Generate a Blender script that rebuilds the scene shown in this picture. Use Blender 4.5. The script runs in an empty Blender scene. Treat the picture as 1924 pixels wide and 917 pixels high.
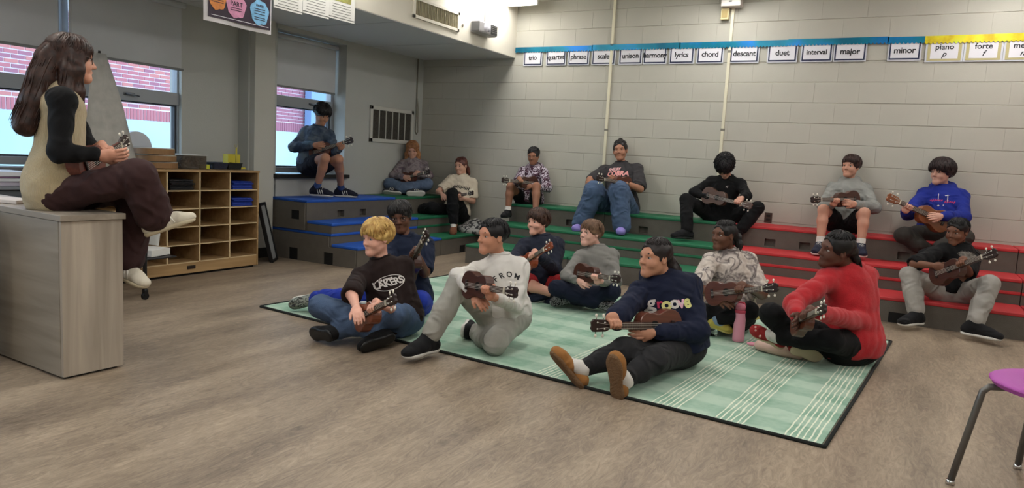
import bpy, bmesh, math, random
import numpy as np
from mathutils import Vector, Matrix, Euler
from mathutils.bvhtree import BVHTree
random.seed(7); rng = np.random.default_rng(7)
SC = bpy.context.scene
COL = SC.collection
# ---------------------------------------------------------------- camera
def _cam():
    yaw, pitch, roll, f = -0.4978546, -0.118240057, 0.0562791, 1345.25585
    c, s = math.cos, math.sin
    fw = Vector((s(yaw)*c(pitch), c(yaw)*c(pitch), s(pitch)))
    rt = Vector((c(yaw), -s(yaw), 0)); up = rt.cross(fw)
    r2 = c(roll)*rt + s(roll)*up; u2 = -s(roll)*rt + c(roll)*up
    cd = bpy.data.cameras.new('camera'); cam = bpy.data.objects.new('camera', cd); COL.objects.link(cam)
    cd.sensor_fit = 'HORIZONTAL'; cd.sensor_width = 36.0; cd.lens = 36.0*f/1924.0; cd.clip_start = .05; cd.clip_end = 200
    M = Matrix((r2, u2, -fw)).transposed().to_4x4(); M.translation = Vector((0, 0, 1.13))
    cam.matrix_world = M; SC.camera = cam
_cam()
# ---------------------------------------------------------------- world, light, exposure
W = bpy.data.worlds.new('sky'); SC.world = W; W.use_nodes = True
_bg = W.node_tree.nodes['Background']; _bg.inputs[0].default_value = (.62, .80, 1.0, 1); _bg.inputs[1].default_value = 2.1
SC.view_settings.view_transform = 'Standard'; SC.view_settings.look = 'None'
SC.view_settings.gamma = 1.0; SC.view_settings.use_curve_mapping = False
SC.view_settings.exposure = 0.74
LAMP = 9.0            # ceiling lamp emission
# ---------------------------------------------------------------- materials
def srgb(r, g=None, b=None):
    if g is None: r, g, b = r
    return tuple(((v/255)/12.92 if v/255 <= .04045 else ((v/255+.055)/1.055)**2.4) for v in (r, g, b))
_M = {}
def mat(name, col, rough=.6, metal=0, bump=0, bscale=60, var=0, vscale=8, spec=.5, emit=0, trans=0, ior=1.45, alpha=1, sheen=0, sss=0, stretch=(1,1,1), coat=0):
    if name in _M: return _M[name]
    m = bpy.data.materials.new(name); m.use_nodes = True; nt = m.node_tree; N = nt.nodes; L = nt.links
    b = N['Principled BSDF']; c = tuple(col)+(1,)
    b.inputs['Base Color'].default_value = c; b.inputs['Roughness'].default_value = rough; b.inputs['Metallic'].default_value = metal
    b.inputs['Specular IOR Level'].default_value = spec; b.inputs['IOR'].default_value = ior
    b.inputs['Transmission Weight'].default_value = trans; b.inputs['Alpha'].default_value = alpha
    b.inputs['Sheen Weight'].default_value = sheen; b.inputs['Coat Weight'].default_value = coat
    if sss: b.inputs['Subsurface Weight'].default_value = sss; b.inputs['Subsurface Radius'].default_value = (.012, .005, .003); b.inputs['Subsurface Scale'].default_value = 1.0
    if emit: b.inputs['Emission Color'].default_value = c; b.inputs['Emission Strength'].default_value = emit
    tc = N.new('ShaderNodeTexCoord'); mp = N.new('ShaderNodeMapping'); mp.inputs['Scale'].default_value = stretch
    L.new(tc.outputs['Object'], mp.inputs['Vector'])
    if var:
        n = N.new('ShaderNodeTexNoise'); n.inputs['Scale'].default_value = vscale; n.inputs['Detail'].default_value = 5
        L.new(mp.outputs[0], n.inputs['Vector'])
        r = N.new('ShaderNodeValToRGB'); r.color_ramp.elements[0].position = .3; r.color_ramp.elements[1].position = .7
        r.color_ramp.elements[0].color = tuple(max(0, v*(1-var)) for v in col)+(1,); r.color_ramp.elements[1].color = tuple(min(1, v*(1+var)) for v in col)+(1,)
        L.new(n.outputs['Fac'], r.inputs[0]); L.new(r.outputs[0], b.inputs['Base Color'])
    if bump:
        n2 = N.new('ShaderNodeTexNoise'); n2.inputs['Scale'].default_value = bscale; n2.inputs['Detail'].default_value = 4
        L.new(mp.outputs[0], n2.inputs['Vector'])
        bp = N.new('ShaderNodeBump'); bp.inputs['Strength'].default_value = bump; bp.inputs['Distance'].default_value = .01
        L.new(n2.outputs['Fac'], bp.inputs['Height']); L.new(bp.outputs[0], b.inputs['Normal'])
    _M[name] = m; return m
class NT:
    "tiny node helper"
    def __init__(s, m): s.nt = m.node_tree; s.N = s.nt.nodes; s.L = s.nt.links; s.b = s.N['Principled BSDF']
    def n(s, t, **k):
        o = s.N.new(t)
        for a, v in k.items():
            if a[0] == 'i' and a[1:].isdigit(): o.inputs[int(a[1:])].default_value = v
            else: setattr(o, a, v)
        return o
    def l(s, a, b): s.L.new(a, b)
    def math(s, op, a, b=None, c=None):
        o = s.N.new('ShaderNodeMath'); o.operation = op
        for i, v in enumerate((a, b, c)):
            if v is None: continue
            if isinstance(v, (int, float)): o.inputs[i].default_value = v
            else: s.L.new(v, o.inputs[i])
        return o.outputs[0]
    def mix(s, f, a, b):
        o = s.N.new('ShaderNodeMix'); o.data_type = 'RGBA'
        for i, v in ((0, f), (6, a), (7, b)):
            if isinstance(v, (int, float)): o.inputs[i].default_value = v
            elif isinstance(v, tuple): o.inputs[i].default_value = v+((1,) if len(v) == 3 else ())
            else: s.L.new(v, o.inputs[i])
        return o.outputs[2]
# ---------------------------------------------------------------- mesh helpers
def link(o, parent=None):
    COL.objects.link(o)
    if parent is not None: o.parent = parent
    return o
def tag(o, label=None, cat=None, group=None, kind=None):
    if label: o['label'] = label
    if cat: o['category'] = cat
    if group: o['group'] = group
    if kind: o['kind'] = kind
    return o
def empty(name, loc=(0,0,0), rz=0):
    o = bpy.data.objects.new(name, None); o.location = loc; o.rotation_euler = (0,0,rz); o.empty_display_size = .1
    return link(o)
class MB:
    def __init__(s): s.v = []; s.f = []
    def add(s, vs, fs):
        n = len(s.v); s.v += [tuple(v) for v in vs]; s.f += [tuple(i+n for i in f) for f in fs]; return s
    def box(s, lo, hi, M=None):
        x0,y0,z0 = lo; x1,y1,z1 = hi
        vs = [(x0,y0,z0),(x1,y0,z0),(x1,y1,z0),(x0,y1,z0),(x0,y0,z1),(x1,y0,z1),(x1,y1,z1),(x0,y1,z1)]
        if M is not None: vs = [M @ Vector(v) for v in vs]
        return s.add(vs, [(0,3,2,1),(4,5,6,7),(0,1,5,4),(1,2,6,5),(2,3,7,6),(3,0,4,7)])
    def tube(s, pts, r, n=10, cap=True, flat=1.0):
        pts = [Vector(p) for p in pts]; k = len(pts)
        rs = r if isinstance(r, (list, tuple)) else [r]*k
        t0 = (pts[1]-pts[0]).normalized(); u = t0.orthogonal().normalized(); vs = []
        for i, p in enumerate(pts):
            t = (pts[min(i+1,k-1)]-pts[max(i-1,0)]).normalized()
            u = (u - t*u.dot(t)).normalized(); w = t.cross(u)
            for j in range(n):
                a = 2*math.pi*j/n; vs.append(p + u*math.cos(a)*rs[i] + w*math.sin(a)*rs[i]*flat)
        fs = [(i*n+j, i*n+(j+1)%n, (i+1)*n+(j+1)%n, (i+1)*n+j) for i in range(k-1) for j in range(n)]
        if cap: fs += [tuple(range(n-1,-1,-1)), tuple(range((k-1)*n, k*n))]
        return s.add(vs, fs)
    def lathe(s, prof, n=24, M=None):
        vs = []; k = len(prof)
        for r, z in prof:
            for j in range(n):
                a = 2*math.pi*j/n; v = Vector((r*math.cos(a), r*math.sin(a), z)); vs.append(M @ v if M is not None else v)
        fs = [(i*n+j, i*n+(j+1)%n, (i+1)*n+(j+1)%n, (i+1)*n+j) for i in range(k-1) for j in range(n)]
        fs += [tuple(range(n-1,-1,-1)), tuple(range((k-1)*n, k*n))]
        return s.add(vs, fs)
    def ball(s, c, r, M=None, n=12, m=8):
        r = (r,r,r) if isinstance(r, (int, float)) else r
        vs = []; c = Vector(c)
        for i in range(m+1):
            th = math.pi*i/m
            for j in range(n):
                a = 2*math.pi*j/n; v = Vector((r[0]*math.sin(th)*math.cos(a), r[1]*math.sin(th)*math.sin(a), r[2]*math.cos(th)))
                vs.append((M @ v if M is not None else v)+c)
        fs = [(i*n+j, (i+1)*n+j, (i+1)*n+(j+1)%n, i*n+(j+1)%n) for i in range(m) for j in range(n)]
        return s.add(vs, fs)
    def prism(s, poly, z0, z1, M=None):
        n = len(poly); vs = [(x,y,z0) for x,y in poly]+[(x,y,z1) for x,y in poly]
        if M is not None: vs = [M @ Vector(v) for v in vs]
        return s.add(vs, [tuple(range(n-1,-1,-1)), tuple(range(n,2*n))]+[(i,(i+1)%n,n+(i+1)%n,n+i) for i in range(n)])
    def mesh(s, name):
        me = bpy.data.meshes.new(name); me.from_pydata(s.v, [], s.f); me.validate(); me.update(); return me
    def build(s, name, m, parent=None, bevel=0, seg=2, smooth=False, loc=None, rz=0):
        me = s.mesh(name)
        if m is not None: me.materials.append(m)
        if smooth: me.polygons.foreach_set('use_smooth', [True]*len(me.polygons))
        o = bpy.data.objects.new(name, me); link(o, parent)
        if loc is not None: o.location = loc
        o.rotation_euler[2] = rz
        if bevel:
            b = o.modifiers.new('b', 'BEVEL'); b.width = bevel; b.segments = seg; b.limit_method = 'ANGLE'; b.harden_normals = False
        return o
def B(name, lo, hi, m, parent=None, bevel=0, kind=None):
    o = MB().box(lo, hi).build(name, m, parent, bevel)
    if kind: o['kind'] = kind
    return o
def S(o): o['kind'] = 'structure'; return o
def frame(a, fw_hint):
    a = Vector(a).normalized(); n = Vector(fw_hint); n = (n - a*n.dot(a)).normalized(); return a, n, a.cross(n)
def text_mesh(body, size, m, name, M, parent=None, ext=.0008, bold=0, align='CENTER', shear=0, space=1.0):
    cu = bpy.data.curves.new(name, 'FONT'); cu.body = body; cu.size = size; cu.extrude = ext; cu.offset = bold
    cu.align_x = align; cu.align_y = 'CENTER'; cu.shear = shear; cu.space_character = space; cu.resolution_u = 3
    t = bpy.data.objects.new('tmp', cu); COL.objects.link(t)
    me = bpy.data.meshes.new_from_object(t.evaluated_get(bpy.context.evaluated_depsgraph_get()))
    bpy.data.objects.remove(t); bpy.data.curves.remove(cu)
    me.transform(M); me.name = name; me.materials.clear(); me.materials.append(m)
    o = bpy.data.objects.new(name, me); return link(o, parent)
# ================================================================ STRUCTURE
XW, YB, ZC = -5.7, 7.8, 3.0          # window wall, back wall, ceiling
wall_paint = mat('wall_paint', srgb(178,175,164), .75, bump=.12, bscale=90, var=.04, vscale=2)
wall_dim = mat('window_wall_paint', srgb(178,179,174), .8, bump=.1, bscale=80, var=.04, vscale=2)
mortar = mat('mortar', srgb(170,164,151), .9)
ceil_m = mat('ceiling_paint', srgb(205,203,195), .9, bump=.15, bscale=160)
def floor_mat():
    m = mat('floor_vinyl', (.3,.25,.2), .42); k = NT(m)
    tc = k.n('ShaderNodeTexCoord')
    sp = k.n('ShaderNodeSeparateXYZ'); k.l(tc.outputs['Object'], sp.inputs[0])
    # plank lookup: rows .18 wide in X, 1.22 long in Y with a shift per row
    row = k.math('FLOOR', k.math('DIVIDE', sp.outputs[0], .18))
    sh = k.math('MULTIPLY', k.math('FRACT', k.math('MULTIPLY', row, .618)), 1.22)
    pl = k.math('FLOOR', k.math('DIVIDE', k.math('ADD', sp.outputs[1], sh), 1.22))
    wn = k.n('ShaderNodeTexWhiteNoise', noise_dimensions='2D'); cb = k.n('ShaderNodeCombineXYZ'); k.l(row, cb.inputs[0]); k.l(pl, cb.inputs[1]); k.l(cb.outputs[0], wn.inputs['Vector'])
    # grain: stretched along Y, offset per plank
    cb2 = k.n('ShaderNodeCombineXYZ')
    k.l(k.math('MULTIPLY', sp.outputs[0], 24.0), cb2.inputs[0]); k.l(k.math('MULTIPLY', sp.outputs[1], 6.0), cb2.inputs[1]); k.l(k.math('MULTIPLY', wn.outputs['Value'], .25), cb2.inputs[2])
    n1 = k.n('ShaderNodeTexNoise'); n1.inputs['Scale'].default_value = 1.0; n1.inputs['Detail'].default_value = 12; n1.inputs['Roughness'].default_value = .76; n1.inputs['Distortion'].default_value = 2.6
    k.l(cb2.outputs[0], n1.inputs['Vector'])
    cb3 = k.n('ShaderNodeCombineXYZ'); k.l(k.math('MULTIPLY', sp.outputs[0], 4.5), cb3.inputs[0]); k.l(k.math('MULTIPLY', sp.outputs[1], .9), cb3.inputs[1]); k.l(k.math('MULTIPLY', wn.outputs['Value'], .2), cb3.inputs[2])
    n2 = k.n('ShaderNodeTexNoise'); n2.inputs['Scale'].default_value = 1.0; n2.inputs['Detail'].default_value = 3; k.l(cb3.outputs[0], n2.inputs['Vector'])
    r = k.n('ShaderNodeValToRGB'); e = r.color_ramp.elements
    e[0].position = .34; e[0].color = srgb(88,75,63)+(1,); e[1].position = .68; e[1].color = srgb(178,160,138)+(1,)
    x = e.new(.5); x.color = srgb(138,122,104)+(1,)
    f = k.math('ADD', k.math('MULTIPLY', n1.outputs['Fac'], .62), k.math('MULTIPLY', n2.outputs['Fac'], .38)); k.l(f, r.inputs[0])
    tone = k.mix(k.math('MULTIPLY', wn.outputs['Value'], .12), r.outputs[0], srgb(128,113,98))
    # seams
    fx = k.math('FRACT', k.math('DIVIDE', sp.outputs[0], .18)); fy = k.math('FRACT', k.math('DIVIDE', k.math('ADD', sp.outputs[1], sh), 1.22))
    sm = k.math('MAXIMUM', k.math('LESS_THAN', fx, .012), k.math('LESS_THAN', fy, .0022))
    k.l(k.mix(k.math('MULTIPLY', sm, .12), tone, srgb(70,60,52)), k.b.inputs['Base Color'])
    k.l(k.math('ADD', .36, k.math('MULTIPLY', n1.outputs['Fac'], .2)), k.b.inputs['Roughness'])
    bp = k.n('ShaderNodeBump'); bp.inputs['Strength'].default_value = .12; bp.inputs['Distance'].default_value = .004
    k.l(k.math('SUBTRACT', n1.outputs['Fac'], sm), bp.inputs['Height']); k.l(bp.outputs[0], k.b.inputs['Normal'])
    return m
S(B('floor', (-6,-3.5,-.1), (4.6,8,0), floor_mat()))
S(B('ceiling', (-6,-3.5,ZC), (4.6,8,ZC+.1), ceil_m))
wb = S(B('wall_back', (-5.9,YB+.004,-.1), (4.6,YB+.2,ZC+.05), mortar))
S(B('wall_right', (4.5,-3.5,0), (4.7,8,ZC), wall_paint))
S(B('wall_front', (-6,-3.7,0), (4.7,-3.5,ZC), wall_paint))
# concrete blocks of the back wall, each a part
bme = {}
def block_mesh(w):
    w = round(w, 3)
    if w not in bme:
        g = .0018; x0, x1, z0, z1 = .0003, w-.0003, g, .2032-g; c = .0028
        vs = [(x0,.004,z0),(x1,.004,z0),(x1,.004,z1),(x0,.004,z1),(x0+.0004,0,z0+c),(x1-.0004,0,z0+c),(x1-.0004,0,z1-c),(x0+.0004,0,z1-c)]
        me = bpy.data.meshes.new('concrete_block'); me.from_pydata(vs, [], [(4,5,6,7),(0,1,5,4),(1,2,6,5),(2,3,7,6),(3,0,4,7)]); me.materials.append(wall_paint); bme[w] = me
    return bme[w]
for k in range(3, 15):
    z = .022+.2032*k; x = -.71+.4064*(0 if k % 2 == 0 else .5); x -= math.ceil((x+5.7)/.4064)*.4064
    while x < 3.2:
        x0 = max(x, XW)
        if x+.4064-x0 > .03:
            o = bpy.data.objects.new('concrete_block', block_mesh(x+.4064-x0)); link(o, wb)
            o.location = (x0, YB+random.uniform(-.0012,.0012), z)
        x += .4064
# lower wall behind the risers / right end plain
B('wall_render', (-5.7,YB,0), (4.6,YB+.006,.63), wall_paint, wb)
B('wall_render', (3.2,YB,.6), (4.6,YB+.006,ZC), wall_paint, wb)
# window wall with two openings; recessed bay left of the pilaster
def wallbox(n, lo, hi, m=wall_dim, par=None): return B(n, lo, hi, m, par)
ww = S(wallbox('wall_left', (XW-.3,6.33,0), (XW,7.81,ZC)))                    # right of window 2
for lo, hi in [((XW-.3,4.32,0),(XW-.14,4.98,ZC)), ((XW-.3,4.95,0),(XW,5.31,ZC)), ((XW-.3,5.3,0),(XW,6.34,.80)), ((XW-.3,5.3,2.30),(XW,6.34,ZC)),
               ((XW-.3,-3.5,0),(XW-.14,4.33,.86)), ((XW-.3,-3.5,2.36),(XW-.14,4.33,ZC))]:
    wallbox('wall_panel', lo, hi, wall_dim, ww)
B('pilaster', (XW-.1,4.97,0), (XW+.07,5.22,ZC), mat('pilaster_paint', srgb(188,187,179), .75, bump=.1), ww, .004)
# soffit (bulkhead) along the window wall
sm = mat('soffit_side_paint', srgb(214,208,194), .8, var=.03, vscale=1.5); su = mat('soffit_underside', srgb(206,206,204), .85, bump=.1, bscale=120)
sf = S(B('trim_1', (XW-.2,-3.5,2.352), (-4.34,YB,ZC), sm)); sf['label'] = 'deep painted bulkhead running above the windows'
B('underside_panel', (XW-.2,-3.5,2.345), (-4.345,YB,2.352), su, sf)
for y in (6.7, 5.5, 4.3, 3.1): B('panel_seam', (XW,y,2.343), (-4.36,y+.012,2.3455), mat('seam', srgb(180,180,178), .9), sf)
# baseboard
bb = mat('baseboard_vinyl', srgb(38,36,34), .5)
S(B('baseboard_left', (XW,4.9,0), (XW+.085,5.26,.1), bb, None, .004))
S(B('baseboard_back', (3.3,YB-.01,0), (4.5,YB,.1), bb))
S(B('trim_2', (XW-.13,5.28,.80), (XW+.06,6.37,.842), mat('sill_dark', srgb(34,33,32), .45), None, .006))   # dark sill window 2
S(B('trim_3', (XW-.16,-3.5,.83), (XW+.03,4.33,.87), mat('ledge_grey', srgb(110,112,114), .5), None, .006))
# windows -------------------------------------------------------------
alu = mat('window_aluminium', srgb(150,154,158), .45, metal=.25); alud = mat('sash_dark', srgb(46,50,56), .5)
glass = mat('window_glass', (.96,.98,1), .0, trans=1, ior=1.01, spec=.2)
blind_m = mat('roller_blind_fabric', srgb(196,198,200), .85, bump=.08, bscale=300, var=.05, vscale=3)
def window(n, y0, y1, z0, z1, xg, rail, blind_z, handle=None, gap=.03):
    w = S(empty('window_%d' % n, (xg, y0, z0)))
    L = lambda nm, lo, hi, m, bev=.003, sub=None: B(nm, (lo[0],lo[1]-y0,lo[2]-z0), (hi[0],hi[1]-y0,hi[2]-z0), m, sub or w, bev)
    t = .05; r0, r1 = rail
    L('jamb', (-.03,y0,z0), (.04,y0+t,z1), alu); L('jamb', (-.03,y1-t*1.3,z0), (.04,y1,z1), alu)
    L('head_frame', (-.03,y0,z1-t), (.04,y1,z1), alu); L('bottom_frame', (-.03,y0,z0), (.05,y1,z0+.06), alu)
    L('rail', (-.035,y0+t,r0), (.05,y1-t,r1), alu)
    s = L('sash', (-.02,y1-t*1.3-.018,z0+.06), (.03,y1-t*1.3,r0), alud); s2 = L('sash', (-.02,y0+t,z0+.06), (.03,y0+t+.018,r0), alud)
    L('sash', (-.02,y0+t,r0-.012), (.03,y1-t,r0), alud); L('sash', (-.02,y0+t,z0+.06), (.03,y1-t,z0+.075), alud)
    L('pane', (-.006,y0+t,z0+.06), (-.002,y1-t,r0), glass, 0); L('pane', (-.006,y0+t,r1), (-.002,y1-t,z1-t), glass, 0)
    if handle:
        h = L('handle', (.05,handle-.05,(r0+r1)/2-.012), (.058,handle+.05,(r0+r1)/2+.012), mat('handle_metal', srgb(120,122,125), .3, metal=.8), .003)
        MB().tube([(.058,handle-.04-y0,(r0+r1)/2-z0),(.085,handle-.03-y0,(r0+r1)/2-z0),(.085,handle+.07-y0,(r0+r1)/2-.012-z0)], .007, 8).build('lever', _M['handle_metal'], h, smooth=True)
    bl = L('roller_blind', (.075,y0+gap,blind_z), (.079,y1-gap,z1-.02), blind_m, 0)
    B('hem_bar', (.070,gap,blind_z-z0), (.084,y1-y0-gap,blind_z-z0+.022), mat('hem_bar', srgb(120,122,122), .5), bl, .003)
    MB().tube([(.10,gap,z1-z0-.05),(.10,y1-y0-gap,z1-z0-.05)], .026, 14).build('roller_tube', blind_m, bl, smooth=True)
    MB().tube([(.09,.025,z1-z0-.05),(.09,.025,.35),(.095,.04,.35),(.09,.045,z1-z0-.05)], .0018, 5).build('cord', mat('cord_white', srgb(200,200,198), .6), bl)
    return w
window(1, 3.30, 4.37, .88, 2.37, XW-.22, (1.44,1.55), 1.75, handle=3.84)
window(2, 5.31, 6.35, .845, 2.31, XW-.22, (1.55,1.66), 1.74, handle=5.98, gap=.045)
window(3, 2.16, 3.28, .88, 2.37, XW-.22, (1.44,1.55), 1.75)
window(4, 1.02, 2.14, .88, 2.37, XW-.22, (1.44,1.55), 1.75)
# exterior brick building -----------------------------------------------
bx = -12.1
ext = tag(empty('brick_building', (bx,5,0)), 'red brick building with pale painted lower wall seen through the windows', 'building')
B('upper_wall', (-.3,-6,1.44), (-.012,9,3.1), mat('pale_mortar', srgb(236,230,240), .9), ext)  # top cut low, out of view, so more sky light reaches the windows
B('lower_wall', (-.3,-6,-2), (.02,9,1.44), mat('pale_render', srgb(176,204,212), .85, var=.05, vscale=1), ext)
bcols = [mat('brick_%s' % n, srgb(*c), .9) for n, c in (('rose',(176,110,118)),('plum',(156,104,120)),('clay',(188,122,120)))]
bm_ = []
for c in bcols:
    bm_.append(MB().box((0,0,0), (.014,.190,.053)).mesh('brick')); bm_[-1].materials.append(c)
sold = MB().box((0,0,0), (.014,.049,.185)).mesh('brick'); sold.materials.append(bcols[0])
nb = 0
rest = MB()
for k in range(13):
    z = 1.66+k*.071
    for i in range(-3, 46):
        y = .207*i+(.1035 if k % 2 else 0)+5
        vis = (5.7 < y < 9.3 and z < 2.5 and nb < 240)
        if vis:
            o = bpy.data.objects.new('brick', random.choice(bm_)); link(o, ext); o.location = (-.012, y-5, z); nb += 1
        else: rest.box((-.012,y-5,z), (.002,y-5+.195,z+.056))
ns = 0
for i in range(0, 130):
    y = 3.9+.064*i
    if 5.7 < y < 9.2 and ns < 55:
        o = bpy.data.objects.new('brick', sold); link(o, ext); o.location = (-.012, y-5, 1.45); ns += 1
    else: rest.box((-.012,y-5,1.45), (.002,y-5+.052,1.64))
for k in range(13, 20):
    for i in range(-3, 46): rest.box((-.012,.207*i+(.1035 if k%2 else 0),1.66+k*.071), (.002,.207*i+.195+(.1035 if k%2 else 0),1.716+k*.071))
ro = rest.build('distant_bricks', bcols[1], ext); ro['kind'] = 'stuff'
S(B('ground_outside', (-30,-20,-1.0), (-6.1,30,-.9), mat('ground_outside', srgb(170,178,180), .9)))
# a grey downpipe/blue gap right of building seen in window 2
tag(MB().box((0,0,0), (.2,.9,5)).build('metal_post', mat('blue_grey_cladding', srgb(120,150,190), .6), None, .01, loc=(-12.05,12.05,-1)), 'blue grey cladding strip on the building outside the small window', 'cladding')
# pipes on the back wall -------------------------------------------------
pm = mat('cream_conduit', srgb(214,208,184), .5)
for i, x in enumerate((-3.09,-1.775)):
    z0 = (.62,.62)[i]; p = empty('wall_conduit', (x,YB-.012,z0))
    tag(p, ('cream conduit rising behind the person in the grey slogan tee','cream conduit rising behind the person in black to the box by the ceiling')[i], 'pipe')
    zt = 3.0 if i == 0 else 2.82
    B('raceway', (-.016,-.01,0), (.016,.012,zt-z0), pm, p, .004)
    for z in ((.9,1.85) if i == 0 else (.94,1.75)): B('clip', (-.02,-.013,z-.012), (.02,.012,z+.012), mat('clip_grey', srgb(120,116,104), .5), p, .002)
p = tag(empty('speaker_box', (-1.78,YB,2.69)), 'pale loudspeaker box at the top of the right conduit', 'speaker')
B('housing', (-.10,-.13,.118), (.10,-.001,.31), mat('speaker_beige', srgb(205,198,192), .6), p, .01)
B('badge', (-.02,-.133,.16), (.01,-.13,.172), mat('badge_dark', srgb(60,60,60), .5), p)
p = tag(empty('relay_box', (-1.84,YB,2.69)), 'small yellowed relay box under the pale loudspeaker', 'box')
B('housing', (-.05,-.06,0), (.032,-.001,.115), mat('yellowed_plastic', srgb(208,194,150), .6), p, .006)
B('panel', (-.038,-.064,.02), (.02,-.06,.095), mat('panel_tan', srgb(170,150,100), .7), p, .002)
# ceiling lamps -----------------------------------------------------------
lampm = mat('lamp_diffuser', (1,.985,.955), .5, emit=LAMP); lframe = mat('lamp_frame', srgb(225,222,214), .5)
k = 0
for x in (-4.13,-1.75,.65,3.05):
    for y in (6.93,4.3,1.7,-.9):
        l = empty('ceiling_lamp', (x,y,2.9))
        tag(l, 'white fluorescent ceiling lamp at the corner of bulkhead and back wall' if k == 0 else f'white fluorescent ceiling lamp, {["first","second","third","fourth"][k//4]} from the windows in the {["back wall","second","third","last"][k%4]} row', 'lamp', 'ceiling lamps in rows')
        B('diffuser', (-.17,-.60,.0), (.17,.60,.05), lampm, l, .01)
        B('end_cap', (-.19,.60,.0), (.19,.63,.1), lframe, l, .006); B('end_cap', (-.19,-.63,0), (.19,-.60,.1), lframe, l, .006)
        B('tray', (-.19,-.6,.055), (.19,.6,.099), lframe, l, .004)
        k += 1
# wall grille, soffit grille ------------------------------------------------
gp = mat('grille_white', srgb(196,194,186), .6); gd = mat('grille_dark', srgb(66,62,56), .9, bump=.5, bscale=120, var=.3, vscale=60)
g = tag(empty('wall_grille', (XW,6.75,1.24)), 'white framed wall grille with seven dark openings near the corner', 'vent')
W_, H_ = .85, .43
B('mesh_panel', (.0,.02,.02), (.006,W_-.02,H_-.02), gd, g)
for lo, hi in [((0,0,0),(.022,W_,.045)),((0,0,H_-.045),(.022,W_,H_)),((0,0,0),(.022,.045,H_)),((0,W_-.045,0),(.022,W_,H_))]: B('frame_bar', lo, hi, gp, g, .003)
for i in range(1,6): B('divider', (.004,.045+i*(W_-.09)/6-.005,.04), (.016,.045+i*(W_-.09)/6+.005,H_-.04), gp, g)
g = tag(empty('soffit_grille', (-4.34,5.72,2.43)), 'long cream framed grille high on the bulkhead face', 'vent')
W_, H_ = .80, .20
B('mesh_panel', (0,.02,.02), (.004,W_-.02,H_-.02), mat('louver_back', srgb(96,90,76), .9), g)
for lo, hi in [((0,0,0),(.018,W_,.03)),((0,0,H_-.03),(.018,W_,H_)),((0,0,0),(.018,.03,H_)),((0,W_-.03,0),(.018,W_,H_))]: B('frame_bar', lo, hi, sm, g, .002)
lv = mat('louver', srgb(172,162,134), .7)
for i in range(30):
    y = .04+i*(W_-.08)/29; o = MB().box((.003,-.0025,.03), (.013,.0025,H_-.03)).build('louver_slat', lv, g, loc=(0,y,0), rz=.5+.2*math.sin(i*2.1))
g = tag(MB().tube([(0,0,0),(.012,0,0)], .014, 14).build('wall_sensor', mat('sensor_grey', srgb(120,112,100), .6), None, .002, loc=(-4.34,6.60,2.515)), 'small round sensor between grille and hanging device on the bulkhead', 'sensor')
# emergency light / projector-like unit on the bulkhead
pj = tag(empty('emergency_light', (-4.34,6.75,2.47)), 'boxy grey emergency light unit with dark mesh on the bulkhead', 'light unit')
B('housing', (.0,0,.0), (.13,.38,.13), mat('unit_grey', srgb(150,148,148), .4), pj, .02)
B('end_panel', (.02,-.004,.012), (.12,.01,.118), mat('unit_dark', srgb(84,84,84), .6), pj, .01)
B('mesh_front', (.128,.23,.015), (.134,.365,.118), mat('mesh_dark', srgb(50,50,50), .6, bump=1, bscale=200), pj, .003)
MB().ball((.126,.13,.068), (.022,.05,.05)).build('lamp_head', mat('lamp_head', srgb(190,188,196), .25), pj, smooth=True)
MB().ball((.126,.19,.068), (.018,.03,.04)).build('lamp_head', _M['lamp_head'], pj, smooth=True)
for z in (.04,.06,.08,.1): B('rib', (.132,.235,z), (.137,.36,z+.004), mat('rib', srgb(130,128,124), .5), pj)
tag(MB().tube([(0,0,0),(0,.01,.12),(.0,-.008,.25),(0,0,.39)], .007, 8).build('power_cable', mat('cable_grey', srgb(150,146,138), .6), None, smooth=True, loc=(-4.33,7.03,2.61)), 'grey cable running from the emergency light up to the ceiling', 'cable')
tag(MB().tube([(0,0,0),(0,0,-.2),(0.004,0,-.6),(0,0,-.93),(.0,.02,-.96),(.0,.05,-.93),(.004,.03,-.62),(.0,.01,-.5)], .007, 8).build('wall_cable', mat('cable_beige', srgb(140,134,122), .6), None, smooth=True, loc=(XW+.012,7.66,2.34)), 'thin cable loop hanging beside the room corner', 'cable')
o_ = empty('wall_outlet', (-1.23,YB,.62)); tag(o_, 'dark brown wall outlet just above the red riser', 'outlet')
B('plate', (-.038,-.007,0), (.038,.0,.105), mat('outlet_brown', srgb(70,54,46), .5), o_, .003)
for z in (.022,.062): B('socket', (-.02,-.011,z), (.02,-.007,z+.024), mat('outlet_black', srgb(26,22,20), .5), o_, .002)
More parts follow.
